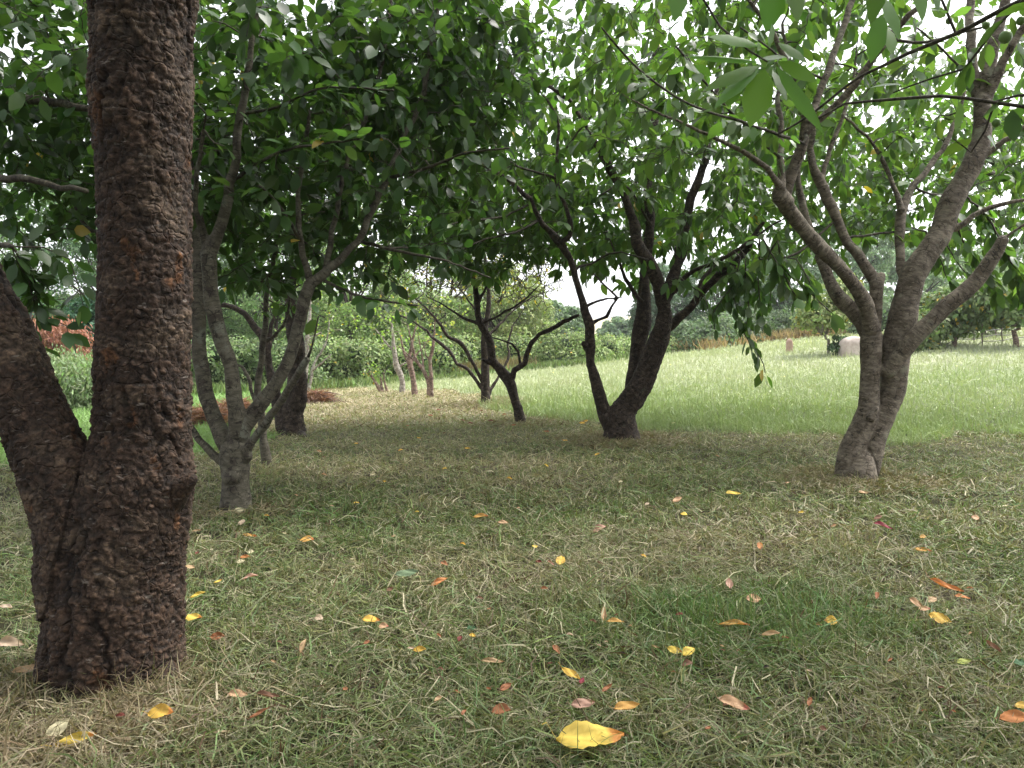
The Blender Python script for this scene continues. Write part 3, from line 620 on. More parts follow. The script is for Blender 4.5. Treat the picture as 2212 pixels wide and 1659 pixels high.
# --- cherry in the middle with three dark trunks
Y = 6.45
t9 = [L2([(1345, 975, 100), (1343, 950, 82), (1342, 925, 70), (1343, 900, 64), (1350, 878, 52)]),
      L2([(1330, 925, 44), (1312, 900, 34), (1301, 871, 28), (1289, 832, 25), (1277, 787, 22), (1276, 748, 21), (1273, 709, 20), (1265, 676, 20), (1254, 637, 18), (1244, 600, 17), (1232, 560, 16), (1206, 520, 17), (1185, 498, 14), (1164, 472, 12), (1143, 430, 11), (1096, 387, 9), (1060, 365, 8), (1024, 347, 7), (981, 326, 5)], 0, -.3),
      L2([(1212, 525, 13), (1230, 512, 12), (1232, 476, 11), (1211, 423, 10), (1202, 387, 9), (1206, 304, 8), (1203, 251, 7), (1160, 186, 6), (1092, 72, 5), (1070, 0, 4)], -.25, -.7),
      L2([(1276, 700, 12), (1290, 692, 9), (1310, 684, 8), (1322, 662, 7), (1334, 644, 8), (1310, 620, 6), (1280, 590, 4)], -.05, -.3), L2([(1262, 665, 8), (1290, 650, 6), (1314, 645, 5), (1350, 640, 4)], -.05, -.2),
      L2([(1268, 755, 16), (1261, 741, 14)], -.05, -.12),
      L2([(1345, 890, 50), (1372, 850, 50), (1400, 797, 46), (1422, 738, 44), (1434, 699, 38), (1433, 660, 31), (1424, 621, 28), (1411, 587, 27), (1393, 555, 26), (1376, 522, 24), (1368, 476, 20), (1347, 423, 18), (1311, 351, 16), (1282, 304, 13), (1239, 229, 10), (1190, 190, 9), (1142, 158, 8), (1100, 90, 6)], 0, -.5),
      L2([(1345, 880, 34), (1362, 850, 31), (1369, 800, 31), (1379, 738, 32), (1388, 699, 36), (1391, 655, 33), (1393, 587, 23), (1404, 484, 21), (1399, 394, 20), (1406, 320, 18), (1415, 250, 17), (1418, 197, 15), (1415, 107, 12), (1425, 0, 10), (1430, -80, 8)], .1, .3),
      L2([(1435, 650, 24), (1450, 612, 26), (1465, 566, 26), (1477, 508, 24), (1492, 430, 20), (1510, 387, 18), (1526, 333, 15), (1535, 270, 11), (1550, 180, 9), (1570, 80, 7)], 0, .3),
      L2([(1436, 712, 22), (1450, 704, 22), (1469, 685, 20), (1496, 660, 18), (1528, 618, 17), (1555, 592, 16), (1581, 572, 16), (1610, 545, 15), (1624, 515, 12), (1650, 480, 8)], 0, -.2),
      L2([(1442, 640, 16), (1456, 629, 14), (1492, 590, 11), (1545, 565, 9), (1600, 536, 8), (1649, 500, 6), (1700, 470, 4)], 0, -.3),
      L2([(1386, 652, 12), (1368, 630, 10), (1352, 600, 8), (1335, 560, 6), (1310, 500, 5)], 0, -.2), L2([(1500, 650, 12), (1520, 600, 9), (1545, 572, 9), (1560, 555, 8), (1600, 560, 5)], -.05, .1)]
hg = [L2(s, -.3, -.4, step=.04) for s in ([(1600, 556, 3.5), (1583, 622, 3), (1588, 660, 3), (1591, 679, 3), (1606, 718, 2.6), (1620, 741, 2.2), (1636, 763, 2), (1649, 786, 2), (1653, 806, 1.8)], [(1642, 540, 3), (1638, 597, 3), (1642, 650, 2.5), (1649, 689, 2)], [(1600, 600, 3), (1569, 634, 3), (1552, 657, 2.5), (1540, 681, 2), (1544, 708, 2)],
                                          [(1610, 560, 3), (1612, 620, 3), (1618, 670, 2), (1612, 700, 2)], [(1660, 545, 3), (1668, 600, 2.5), (1664, 650, 2)], [(1470, 600, 3), (1520, 640, 2), (1530, 665, 2)])]
f9 = [L2([(1202, 387, 7), (1160, 372, 5), (1110, 355, 5), (1060, 308, 4), (1014, 276, 3)], -.4, -.9), L2([(1207, 340, 5), (1270, 260, 4), (1330, 200, 3)], -.5, -1), L2([(1164, 476, 6), (1120, 500, 5), (1040, 520, 4), (960, 560, 3)], 0, -.6), L2([(1404, 484, 6), (1350, 400, 5), (1300, 420, 4)], .1, -.3),
      L2([(1277, 570, 5), (1330, 545, 4), (1400, 560, 3)], -.1, -.3), L2([(1145, 440, 5), (1080, 470, 5), (990, 480, 4), (900, 520, 3)], -.2, -.8)]
tree('cherry_tree', 'dark spreading cherry tree in the middle of the orchard, three trunks from one flared base', Y, (1345, 945), t9, M_bark_dark, M_twig,
     targets=tg(470, [((.9, 7.7, 2.9), (2.5, 1.3, 1.2)), ((.3, 6.6, 2.5), (1.9, .9, .9)), ((1.6, 8.3, 2.7), (2.5, 1.2, 1.1)), ((.0, 7.4, 2.0), (1.1, .8, .6)), ((1.0, 7.4, 2.0), (2.0, .8, .75))]), vox=.0095, disp=disp_smooth(.009), fine=f9, hang=hg, leafkw=dict(base=(.066, .122, .035), L0=.115, ratio=.5, droop=.75, k=2, per=.035, yellow=.002), growkw=dict(wav=.12, leaders=16))

# --- cherry on the right
Y = 4.52
t10 = [L2([(1850, 1066, 104), (1853, 1038, 90), (1854, 1010, 76), (1857, 985, 54)]),
       L2([(1832, 1030, 54), (1838, 987, 53), (1850, 952, 49), (1866, 916, 47), (1876, 880, 44), (1878, 844, 43), (1881, 800, 42), (1882, 760, 43), (1882, 722, 44)], 0, 0, wob=.002),
       L2([(1880, 722, 40), (1862, 695, 32), (1838, 668, 32), (1808, 636, 30), (1790, 600, 27), (1774, 562, 23), (1752, 510, 20), (1735, 455, 17), (1726, 410, 14), (1722, 350, 10)], 0, .3),
       L2([(1882, 715, 38), (1878, 685, 33), (1861, 640, 32), (1826, 590, 31), (1787, 550, 31), (1752, 515, 31), (1722, 478, 31), (1690, 430, 34), (1700, 400, 29), (1720, 352, 26), (1736, 304, 24), (1740, 262, 21), (1728, 215, 17), (1714, 172, 15), (1687, 107, 12), (1658, 54, 10), (1610, -10, 8)], -.02, -.5),
       L2([(1700, 440, 34), (1684, 424, 36), (1680, 412, 24)], -.3, -.34), L2([(1741, 290, 16), (1778, 251, 16), (1828, 201, 16), (1875, 143, 15), (1922, 79, 14), (1986, 15, 12), (2040, -50, 10)], -.45, -.8),
       L2([(1745, 262, 14), (1764, 225, 15), (1782, 172, 16), (1807, 100, 15), (1836, 21, 14), (1860, -60, 12)], -.45, -.3),
       L2([(1690, 410, 18), (1657, 362, 13), (1617, 337, 12), (1563, 308, 10), (1492, 272, 8), (1400, 235, 7), (1340, 200, 5)], -.35, -.9), L2([(1690, 400, 16), (1685, 340, 15), (1687, 290, 14), (1680, 215, 11), (1700, 130, 9), (1690, 50, 7)], -.35, -.1),
       L2([(1890, 745, 24), (1893, 700, 24), (1892, 647, 27), (1895, 612, 30), (1905, 593, 17)], .06, .03), L2([(1895, 618, 26), (1876, 585, 24), (1850, 547, 23), (1826, 515, 21), (1812, 484, 20), (1796, 446, 22), (1771, 394, 21), (1755, 358, 17), (1752, 322, 14), (1758, 280, 10)], .05, .15),
       L2([(1773, 396, 12), (1793, 322, 10), (1821, 251, 9), (1840, 190, 7), (1850, 120, 6)], .12, .3),
       L2([(1864, 1030, 60), (1874, 987, 59), (1884, 952, 56), (1898, 916, 54), (1914, 880, 52), (1927, 844, 54), (1932, 800, 58), (1936, 752, 60), (1947, 701, 57), (1958, 647, 53), (1973, 594, 51), (2000, 551, 49), (2029, 508, 47), (2050, 450, 45), (2074, 403, 44), (2103, 351, 41), (2119, 300, 37), (2123, 240, 36), (2120, 215, 32)], .04, .04, wob=.003),
       L2([(2118, 230, 24), (2106, 179, 22), (2098, 107, 20), (2097, 40, 18), (2098, -40, 15)], .05, .2), L2([(2124, 225, 26), (2134, 161, 26), (2147, 90, 25), (2168, 20, 22), (2185, -50, 18)], .05, 0), L2([(2130, 225, 20), (2150, 175, 19), (2178, 115, 18), (2212, 54, 16), (2260, -20, 14)], .05, -.2),
       L2([(2126, 335, 16), (2145, 320, 14), (2170, 305, 13), (2212, 280, 11), (2300, 220, 9)], .03, -.2),
       L2([(1950, 600, 16), (1946, 560, 18), (1943, 520, 19), (1945, 480, 22), (1952, 440, 20), (1975, 401, 15), (2015, 351, 13), (2043, 312, 11), (2065, 258, 9), (2079, 222, 8), (2090, 150, 6)], .08, .4), L2([(1947, 455, 16), (1936, 423, 11), (1914, 365, 10), (1896, 330, 9), (1871, 294, 8), (1821, 251, 6)], .12, .3),
       L2([(1918, 805, 30), (1938, 775, 34), (1958, 750, 35), (1994, 711, 34), (2047, 661, 33), (2101, 615, 32), (2144, 558, 28), (2167, 516, 22)], -.04, -.25), L2([(2167, 516, 8), (2212, 486, 7), (2300, 440, 5)], -.25, -.4),
       L2([(2062, 495, 14), (2101, 466, 12), (2137, 448, 11), (2212, 433, 9), (2320, 400, 7)], .03, -.2), L2([(1880, 905, 22), (1893, 880, 12)], -.12, -.12)]
f10 = [L2([(1735, 310, 8), (1600, 262, 6), (1490, 225, 5), (1380, 150, 5), (1300, 60, 4)], -.5, -1.2), L2([(1920, 82, 7), (2000, 90, 6), (2120, 60, 5)], -.7, -.9), L2([(1692, 350, 7), (1620, 280, 6), (1540, 200, 5), (1460, 100, 4)], -.3, -.8), L2([(1800, 480, 6), (1720, 548, 5), (1640, 560, 4)], .1, -.1),
       L2([(1826, 515, 6), (1900, 505, 5), (1960, 498, 4)], .1, .2), L2([(1975, 401, 6), (2010, 420, 5), (2100, 420, 4)], .2, .5), L2([(1780, 172, 6), (1700, 130, 5), (1600, 60, 4)], -.4, -.9), L2([(2103, 179, 7), (2050, 120, 5), (1980, 60, 4)], .1, -.2)]
hg = [L2(s, -.2, -.3, step=.04) for s in ([(1680, 520, 4), (1692, 581, 3), (1731, 611, 3), (1757, 640, 2.6), (1800, 679, 2)], [(1640, 500, 3), (1690, 590, 3), (1720, 640, 2)], [(1720, 560, 3), (1745, 600, 3), (1760, 650, 2)])]
hg += [L2(s, .3, .4, step=.04) for s in ([(2000, 500, 4), (2030, 560, 3), (2045, 600, 2)], [(2080, 520, 4), (2120, 570, 3), (2150, 620, 2.5), (2170, 655, 2)], [(2150, 500, 4), (2190, 570, 3), (2200, 640, 2)], [(2180, 560, 4), (2230, 640, 3), (2240, 690, 2)], [(2040, 520, 3), (2070, 570, 3), (2095, 600, 2)])]
tree('cherry_tree', 'right-hand cherry tree with smooth banded grey-brown bark and many limbs', Y, (1852, 1025), t10, M_bark_cherry, M_twig,
     targets=tg(360, [((2.4, 5.8, 2.7), (1.9, 1.1, 1.05)), ((1.2, 4.7, 2.5), (1.5, .8, .7)), ((3.4, 6.0, 2.2), (1.3, .8, 1.0)), ((2.6, 6.2, 2.0), (1.7, .8, .8)), ((.9, 4.4, 2.9), (1.3, 1.0, .4))]), vox=.0068, disp=disp_smooth(.005), fine=f10, hang=hg, leafkw=dict(base=(.075, .132, .042), L0=.10, ratio=.48, droop=.7, k=2, per=.037, yellow=.002), growkw=dict(wav=.1, leaders=16))

def tfree(n, ells, xmax=1218):
    p = np.vstack([ellipsoid(n, c, r) for c, r in ells]); x, y, d = proj(p); return p[(x < xmax) & (p[:, 2] > 1.2)]
# --- leaning tree and its neighbour further back
Y = 7.9
t8 = [L2([(1128, 925, 28), (1125, 910, 23), (1119, 884, 21), (1107, 845, 21), (1100, 824, 23), (1078, 796, 21), (1062, 775, 17), (1061, 750, 17), (1055, 728, 16), (1040, 705, 17), (1032, 680, 15), (1030, 645, 14), (1024, 610, 12), (1012, 560, 10), (1020, 480, 8), (1030, 420, 6)]),
      L2([(1104, 826, 12), (1111, 800, 13), (1124, 792, 13), (1134, 784, 12), (1139, 761, 11), (1147, 742, 11), (1166, 722, 10), (1184, 714, 10), (1217, 695, 9), (1250, 681, 8)], 0, -.3), L2([(1124, 790, 7), (1119, 760, 6), (1108, 743, 6), (1090, 736, 5), (1063, 729, 4)], 0, -.1),
      L2([(1060, 785, 10), (1049, 781, 10), (1043, 777, 8)], 0, -.05), L2([(1036, 700, 8), (1000, 685, 6), (960, 660, 5), (920, 640, 3)], 0, .2), L2([(1040, 700, 7), (1080, 680, 6), (1130, 650, 5), (1170, 610, 3)], 0, -.2), L2([(1031, 660, 7), (1060, 600, 5), (1090, 540, 4), (1120, 470, 3)], 0, .1), L2([(1025, 620, 6), (990, 560, 5), (940, 500, 4)], 0, .2)]
tree('leaning_fruit_tree', 'crooked leaning tree with a forked trunk, just left of the middle cherry tree', Y, (1125, 913), t8, M_bark_dark, M_twig,
     targets=tfree(320, [((-.35, 8.3, 2.1), (1.25, 1.0, .85)), ((-.2, 8.5, 1.8), (1.2, 1.0, .5))]), vox=.008, disp=disp_smooth(.007), leafkw=dict(base=(.10, .115, .03), L0=.055, ratio=.55, droop=.3, k=1, per=.09, lod=1, yellow=.10, mask=False), growkw=dict(wav=.14, rmin=.0045, rmax=.02))
Y = 10.1
t7 = [L2([(1049, 892, 28), (1049, 880, 23), (1049, 850, 20), (1048, 800, 17), (1047, 750, 17), (1048, 715, 14), (1053, 680, 12), (1056, 640, 10), (1050, 590, 8), (1045, 520, 6)]),
      L2([(1046, 850, 9), (1036, 832, 9), (1010, 797, 8), (988, 787, 8), (978, 770, 8), (962, 750, 8), (932, 728, 7), (922, 715, 7), (897, 697, 5), (860, 680, 4)], 0, .3), L2([(1046, 840, 8), (1030, 800, 8), (1014, 772, 9), (1000, 745, 9), (985, 735, 9), (967, 727, 8), (951, 699, 7), (932, 678, 6), (915, 660, 5), (890, 640, 4)], 0, -.3),
      L2([(1053, 856, 9), (1061, 842, 8), (1074, 820, 7), (1088, 793, 6), (1099, 768, 6), (1098, 738, 5), (1110, 700, 4), (1130, 670, 3)], 0, .4), L2([(1050, 730, 7), (1080, 700, 6), (1110, 670, 5), (1150, 640, 4)], 0, .3), L2([(1050, 700, 6), (1020, 660, 5), (990, 620, 4)], 0, -.2)]
tree('bare_fruit_tree', 'upright dark tree with thin bare twigs and low branches, behind the leaning tree', Y, (1049, 883), t7, M_bark_dark, M_twig,
     targets=tfree(260, [((-.7, 10.6, 2.1), (1.9, 1.3, .8)), ((.3, 10.8, 2.1), (1.3, 1.0, .8))]), vox=.01, disp=disp_smooth(.007), leafkw=dict(base=(.12, .13, .03), L0=.06, ratio=.6, droop=.2, k=1, per=.12, lod=1, yellow=.12, mask=False), growkw=dict(wav=.14, rmin=.0055, rmax=.02))

# --- small trees at the far end of the mown strip
def small(label, x, y, limbs, bark, ell, n, base, name='small_orchard_tree', per=.06, k=2, L0=.06, yl=.03):
    global Y
    Y = G(x, y).y; ls = [L2(s) for s in limbs]; b = at(x, y, Y)
    p = ellipsoid(n, (b.x + ell[0], Y, b.z + ell[1]), (ell[2], ell[2] * .8, ell[3]))
    tree(name, label, Y, (x, y), ls, bark, M_twig_pale, targets=p, vox=.011, disp=disp_smooth(.006), leafkw=dict(base=base, L0=L0, ratio=.6, droop=.2, k=k, per=per, lod=1, yellow=yl, mask=False), growkw=dict(wav=.16), group=None)
small('small tree with a pale whitish trunk bent at the knee, second of the far row', 869, 848, [[(869, 855, 14), (869, 822, 12), (863, 805, 13), (856, 791, 13), (853, 770, 11), (850, 740, 8), (846, 700, 5)], [(860, 798, 6), (866, 790, 5), (880, 782, 4), (895, 770, 3)], [(852, 760, 6), (830, 735, 4), (810, 710, 3)]], M_bark_pale, (-.2, 1.25, .95, .55), 110, (.16, .24, .07))
small('small tree with a plain reddish-brown trunk between the whitish one and the twisted one', 897, 853, [[(897, 860, 15), (895, 840, 13), (892, 816, 12), (886, 790, 12), (884, 775, 9), (890, 740, 6), (900, 700, 4)], [(886, 790, 8), (876, 770, 6), (870, 752, 5), (865, 725, 3)], [(887, 785, 6), (900, 765, 4), (920, 745, 3)]], M_bark_red, (0, 1.35, .8, .5), 70, (.17, .22, .08), per=.1, k=1)
small('small gnarled tree with two twisted thin stems, rightmost of the far row', 929, 858, [[(926, 864, 10), (926, 840, 9), (924, 822, 8), (916, 803, 8), (905, 787, 7), (896, 770, 6), (890, 740, 5), (880, 700, 3)], [(932, 864, 9), (933, 835, 8), (931, 805, 8), (929, 779, 8), (934, 755, 7), (937, 735, 6), (940, 690, 3)], [(916, 803, 5), (912, 770, 4), (905, 730, 3)], [(931, 790, 4), (920, 765, 3), (915, 740, 3)], [(905, 787, 5), (885, 770, 4), (860, 745, 3)]], M_bark_red, (0, 1.3, .75, .5), 90, (.2, .24, .1), per=.09, k=1)
small('low leaning broken stump with leafy shoots, leftmost of the far row', 824, 847, [[(828, 852, 16), (820, 840, 9), (812, 828, 7), (803, 815, 5), (798, 800, 3)], [(826, 850, 10), (824, 832, 6), (822, 815, 4)], [(838, 851, 6), (834, 838, 6), (830, 822, 4), (829, 805, 3)]], M_bark_red, (-.1, .38, .28, .22), 45, (.14, .22, .07), 'leaning_stump', .05, 2)
small('old pruned tree with bare whitish stubs behind the stout dark tree', 658, 855, [[(657, 862, 14), (658, 840, 12), (660, 800, 11), (662, 760, 11), (664, 720, 10), (668, 690, 8), (672, 640, 5)], [(664, 850, 9), (671, 825, 7), (676, 790, 6), (690, 765, 5), (706, 735, 4), (712, 690, 3)], [(664, 745, 7), (676, 728, 6), (694, 718, 4)], [(676, 800, 5), (700, 780, 4), (716, 765, 3)]], M_bark_pale, (.0, 1.5, .9, .6), 90, (.14, .2, .06), 'pruned_fruit_tree')

# --- trees whose trunks stand outside the picture but whose boughs reach in
Y = 3.8
b0 = wlimb([(-3.3, 3.8, -.1, .09), (-3.25, 3.8, .5, .075), (-3.2, 3.8, 1.1, .06)])
fb = [wlimb([(-3.2, 3.8, 1.1, .05), (-2.8, 3.7, 1.6, .04), (-2.3, 3.6, 1.9, .025), (-1.9, 3.5, 1.85, .014)]), wlimb([(-3.2, 3.8, 1.1, .05), (-2.9, 3.5, 1.5, .03), (-2.2, 3.3, 1.5, .018), (-1.75, 3.2, 1.42, .01)]), wlimb([(-3.2, 3.8, 1.1, .05), (-3.2, 3.9, 1.9, .04), (-2.8, 4.0, 2.5, .02), (-2.2, 4.0, 2.9, .012)]),
      wlimb([(-3.1, 3.7, 1.2, .035), (-2.5, 3.4, 1.25, .02), (-2.0, 3.1, 1.18, .01)])]
hl = [limb(s, 3.2, 3.2, step=.04) for s in ([(60, 560, 4), (80, 640, 4), (72, 690, 3), (50, 720, 2)], [(75, 620, 3), (80, 700, 3), (76, 760, 2)], [(80, 670, 3), (115, 690, 3), (145, 705, 2.5), (150, 730, 2)], [(150, 560, 3), (170, 620, 3), (180, 660, 2)], [(20, 560, 3), (30, 620, 3), (20, 660, 2)])]
tree('apple_tree', 'leafy tree whose round-leaved boughs hang in from the left edge behind the thick dark trunk', Y, (-300, 1090), [b0], M_bark_grey, M_twig,
     targets=tg(560, [((-2.3, 4.2, 2.2), (1.1, .9, 1.0)), ((-2.1, 5.0, 2.2), (1.3, .9, 1.0))]), vox=.012, fine=fb, hang=hl, leafkw=dict(base=MG, L0=.08, ratio=.62, droop=.25, k=3, per=.035, yellow=.003))
Y = 8.2
e0 = wlimb([(6.3, 8.2, .0, .13), (6.25, 8.2, .9, .11), (6.2, 8.1, 1.6, .09)])
fe = [wlimb([(6.2, 8.1, 1.6, .07), (5.4, 7.9, 2.3, .05), (4.5, 7.6, 2.6, .02)]), wlimb([(6.2, 8.1, 1.6, .07), (5.6, 8.4, 2.6, .05), (4.6, 8.8, 3.3, .02)]), wlimb([(6.2, 8.1, 1.6, .06), (5.6, 7.6, 1.8, .04), (4.8, 7.3, 1.8, .015)])]
tree('cherry_tree', 'leafy tree whose drooping boughs hang in from the right edge behind the right-hand cherry', Y, (2450, 917), [e0], M_bark_cherry, M_twig, targets=tg(330, [((4.7, 8.1, 2.7), (1.9, 1.2, 1.0)), ((3.9, 8.6, 3.2), (1.6, 1.1, .8))]), vox=.015, fine=fe, leafkw=dict(base=(.085, .15, .045), L0=.115, ratio=.5, droop=.75, k=2, per=.045, lod=1, yellow=.002))
Y = 1.4
c0 = wlimb([(2.05, 1.45, -.1, .08), (2.0, 1.45, .6, .065), (1.95, 1.42, 1.2, .055)])
fc = [wlimb([(1.95, 1.42, 1.2, .045), (1.5, 1.35, 1.95, .025), (.9, 1.35, 2.05, .012), (.5, 1.38, 1.8, .006), (.36, 1.38, 1.6, .004)]),
      np.vstack([wlimb([(1.95, 1.42, 1.2, .03), (1.7, 1.7, 1.35, .016)])[:-1], limb([(2420, 290, 14), (2300, 255, 11), (2212, 233, 8), (2137, 218, 7.5), (2029, 208, 7), (1940, 215, 6.5), (1825, 226, 5), (1760, 260, 4)], 1.9, 2.1)]),
      np.vstack([wlimb([(1.95, 1.42, 1.2, .035), (1.85, 1.8, 1.7, .02)])[:-1], limb([(2420, -60, 14), (2212, 0, 11), (2065, 72, 9), (1957, 118, 8), (1860, 165, 6), (1760, 240, 5), (1680, 290, 4)], 2.0, 2.4)]),
      wlimb([(1.95, 1.42, 1.2, .04), (1.9, 1.2, 2.2, .03), (1.2, .6, 2.6, .015), (.4, .2, 2.7, .01)]), wlimb([(1.95, 1.42, 1.2, .04), (2.4, 1.9, 2.2, .03), (2.0, 2.6, 2.6, .015)]),
      limb([(2212, 0, 7), (2150, 60, 6), (2080, 150, 5), (2010, 170, 4), (1930, 200, 3)], 2.0, 2.3), limb([(2150, 219, 5), (2100, 330, 4), (2060, 300, 3)], 2.0, 2.1)]
hc = [limb([(1517, -120, 5), (1515, -40, 5), (1520, 0, 5), (1556, 57, 5), (1617, 107, 4.5), (1657, 133, 4)], 1.36, 1.33, .001, .03)]
far_t = tg(300, [((1.6, 1.6, 2.3), (1.1, 1.2, .6)), ((1.2, .4, 2.6), (1.5, 1.2, .5)), ((2.6, 3.0, 2.7), (1.2, 1.0, .6))])
tree('plum_tree', 'plum tree whose lichened twigs and big near leaves reach in at the top right corner', Y, (3540, 1600), [c0], M_bark_grey, M_twig, targets=far_t, vox=.012, fine=fc,
     leafkw=dict(base=LG, L0=.085, ratio=.45, droop=.3, k=2, per=.05, lod=0), growkw=dict(rmax=.007))
plum_root = bpy.data.objects['plum_tree.001'] if 'plum_tree.001' in bpy.data.objects else bpy.data.objects['plum_tree']
tb = Tubes(); tb.add(hc[0], 6, cap=True)
# the near rosette, leaf by leaf: (tail px, tip px, width px, tilt of normal to the viewer)
ros = [((1640, 135), (1486, 113), 16, .9), ((1640, 142), (1523, 185), 42, .8), ((1640, 146), (1540, 222), 44, .6), ((1652, 148), (1622, 268), 68, 1), ((1668, 150), (1706, 214), 32, .7), ((1676, 142), (1783, 280), 34, .6), ((1680, 132), (1768, 172), 38, .7), ((1680, 92), (1747, 130), 28, .6), ((1640, 100), (1536, 70), 34, .9), ((1655, 95), (1632, 40), 26, .7),
       ((1662, 105), (1672, 52), 34, .8), ((1680, -60), (1660, 62), 62, .9), ((1712, -50), (1728, 40), 46, .8), ((1640, 128), (1700, 118), 34, .4), ((1470, -60), (1462, 40), 50, .9), ((1906, -60), (1882, 46), 40, .7), ((1906, -10), (1950, 78), 46, .8), ((1905, 30), (1884, 128), 44, .8), ((1918, 60), (1930, 112), 34, .8), ((1980, -50), (2000, 40), 40, .8)]
P, D, Nn, Ln, Wd = [], [], [], [], []
for (a, b, wpx, f) in ros:
    Yc = 1.34 + rnd.uniform(-.03, .03); p = np.array(at(*a, Yc)); q_ = np.array(at(*b, Yc - .03)); P.append(p); D.append(q_ - p); Ln.append(np.linalg.norm(q_ - p)); Wd.append(wpx / F * Yc)
    Nn.append([rnd.uniform(-.4, .4), -f, rnd.uniform(.2, .8)])
V, f, c = leaf_mesh(np.array(P), np.array(D), np.array(Nn, float), np.array(Ln), np.array(Wd), leafcols(len(P), (.085, .17, .035), .25, 0), 0, .12, .1)
o = part('near_leaves', V, f, M_leaf, plum_root, cols=c, smooth=True)
V, f, bk = tb.data(); part('near_twig', V, f, M_twig, plum_root, bk=bk)
# green plums
def uvsphere(c, r, n=12, sq=1.0):
    a = np.linspace(0, math.pi, n); b = np.linspace(0, 2 * math.pi, n * 2, endpoint=False)
    V = np.array([[math.sin(i_) * math.cos(j_) * r, math.sin(i_) * math.sin(j_) * r, math.cos(i_) * r * sq] for i_ in a for j_ in b]) + np.array(c); m = n * 2
    q = np.array([[i_ * m + j_, (i_ + 1) * m + j_, (i_ + 1) * m + (j_ + 1) % m, i_ * m + (j_ + 1) % m] for i_ in range(n - 1) for j_ in range(m)]); return V, q
M_fruit = leaf_mat('green_fruit', .1, .4, .4, (1, 1, 1))
for (x, y, r, Yc) in [(2172, 80, 13, 1.9), (1730, 240, 8, 2.2), (1744, 243, 8, 2.2), (2152, 265, 9, 2.1), (2050, 45, 7, 2.2), (1700, 165, 7, 2.3), (2130, 55, 8, 2.2), (1920, 30, 7, 2.2), (2205, 45, 9, 2.0)]:
    p = at(x, y, Yc); V, q = uvsphere((p.x, p.y, p.z), r / F * Yc, 10, 1.05); part('plum', V, [q], M_fruit, plum_root, cols=np.tile([.13, .22, .06], (len(V), 1)))

# ------------------------------------------------------------------ hedges, background trees
def blob(ells, n_sub, sub_r, n_leaf, L0, base, var=.3, ratio=.6, up=.3, seed=0, yellow=0, shell=.55, ao=None):
    """leaf-sized faces on the skins of many small clumps filling the ellipsoids"""
    C_ = np.vstack([ellipsoid(max(4, int(n_sub * k_)), c, r, shell) for (c, r, k_) in ells])
    sr = sub_r * R.uniform(.6, 1.35, len(C_)); tone = R.uniform(.78, 1.22, len(C_))
    idx = R.integers(0, len(C_), n_leaf); v = R.normal(0, 1, (n_leaf, 3)); v /= np.linalg.norm(v, axis=1)[:, None]; v[:, 2] = np.where(v[:, 2] < -.4, -v[:, 2], v[:, 2])
    P = C_[idx] + v * (sr[idx] * R.uniform(.75, 1.12, n_leaf))[:, None] * np.array([1, 1, .75])
    nn = v + R.normal(0, .5, (n_leaf, 3)) + np.array([0, 0, up]); d = np.cross(nn, R.normal(0, 1, (n_leaf, 3))) + np.array([0, 0, -.3])
    Ln = L0 * R.uniform(.55, 1.35, n_leaf); col = leafcols(n_leaf, base, var, yellow) * tone[idx][:, None]
    return leaf_mesh(P, d, nn, Ln, Ln * ratio, col, 1), C_, sr
def ico_core(Cs, rs, col):
    V_, F_, o_ = [], [], 0
    for c, r in zip(Cs, rs):
        V, q = uvsphere((0, 0, 0), 1, 5); V = V * np.array([1, 1, .8]) * r + c; V_.append(V); F_.append(q + o_); o_ += len(V)
    V_ = np.vstack(V_); return V_, [np.vstack(F_)], np.tile(col, (len(V_), 1))
def bg_tree(name, label, x, ybase, Y, ells, trunk_w, L0, n_sub, sub_r, n_leaf, base, bark=None, group=None, yellow=0, var=.3, forks=True):
    """ells in pixels: (cx, cy, rx, ry, share)"""
    b = at(x, ybase, Y); gz = float(terr(b.x, b.y)); root = thing(name, label, 'tree', (b.x, b.y, gz), group)
    E = []
    for (cx, cy, rx, ry, k_) in ells:
        c = at(cx, cy, Y); E.append(((c.x, c.y, c.z), (rx / F * Y, min(rx, ry * 1.5) / F * Y * .9, ry / F * Y), k_))
    (V, f, c), Cc, sr = blob(E, n_sub, sub_r, n_leaf, L0, base, var, yellow=yellow)
    part('crown', V, f, M_far, root, cols=c, smooth=False)
    tb = Tubes(); r = trunk_w / 2 / F * Y; top = E[0][0]
    ctr = np.array(top); tb.add(wlimb([(b.x, b.y, gz - .1, r * 1.3), (b.x + R.normal(0, .03), b.y, gz + .3, r), (*((np.array([b.x, b.y, gz]) + ctr) / 2 + R.normal(0, .05, 3)), r * .8), (*ctr, r * .4)], .15), 10, cap=True)
    st = (np.array([b.x, b.y, gz]) * .45 + ctr * .55)
    for k_ in range(0, min(len(Cc), 26)):
        t = Cc[k_]; m = (st + t) / 2 + R.normal(0, .08, 3) * np.linalg.norm(t - st)
        tb.add(wlimb([(*st, r * .45), (*m, r * .28), (*t, .006)], .2), 5)
    V, f, bk = tb.data(); part('trunk', V, f, bark or M_bark_dark, root, bk=bk)
    return root

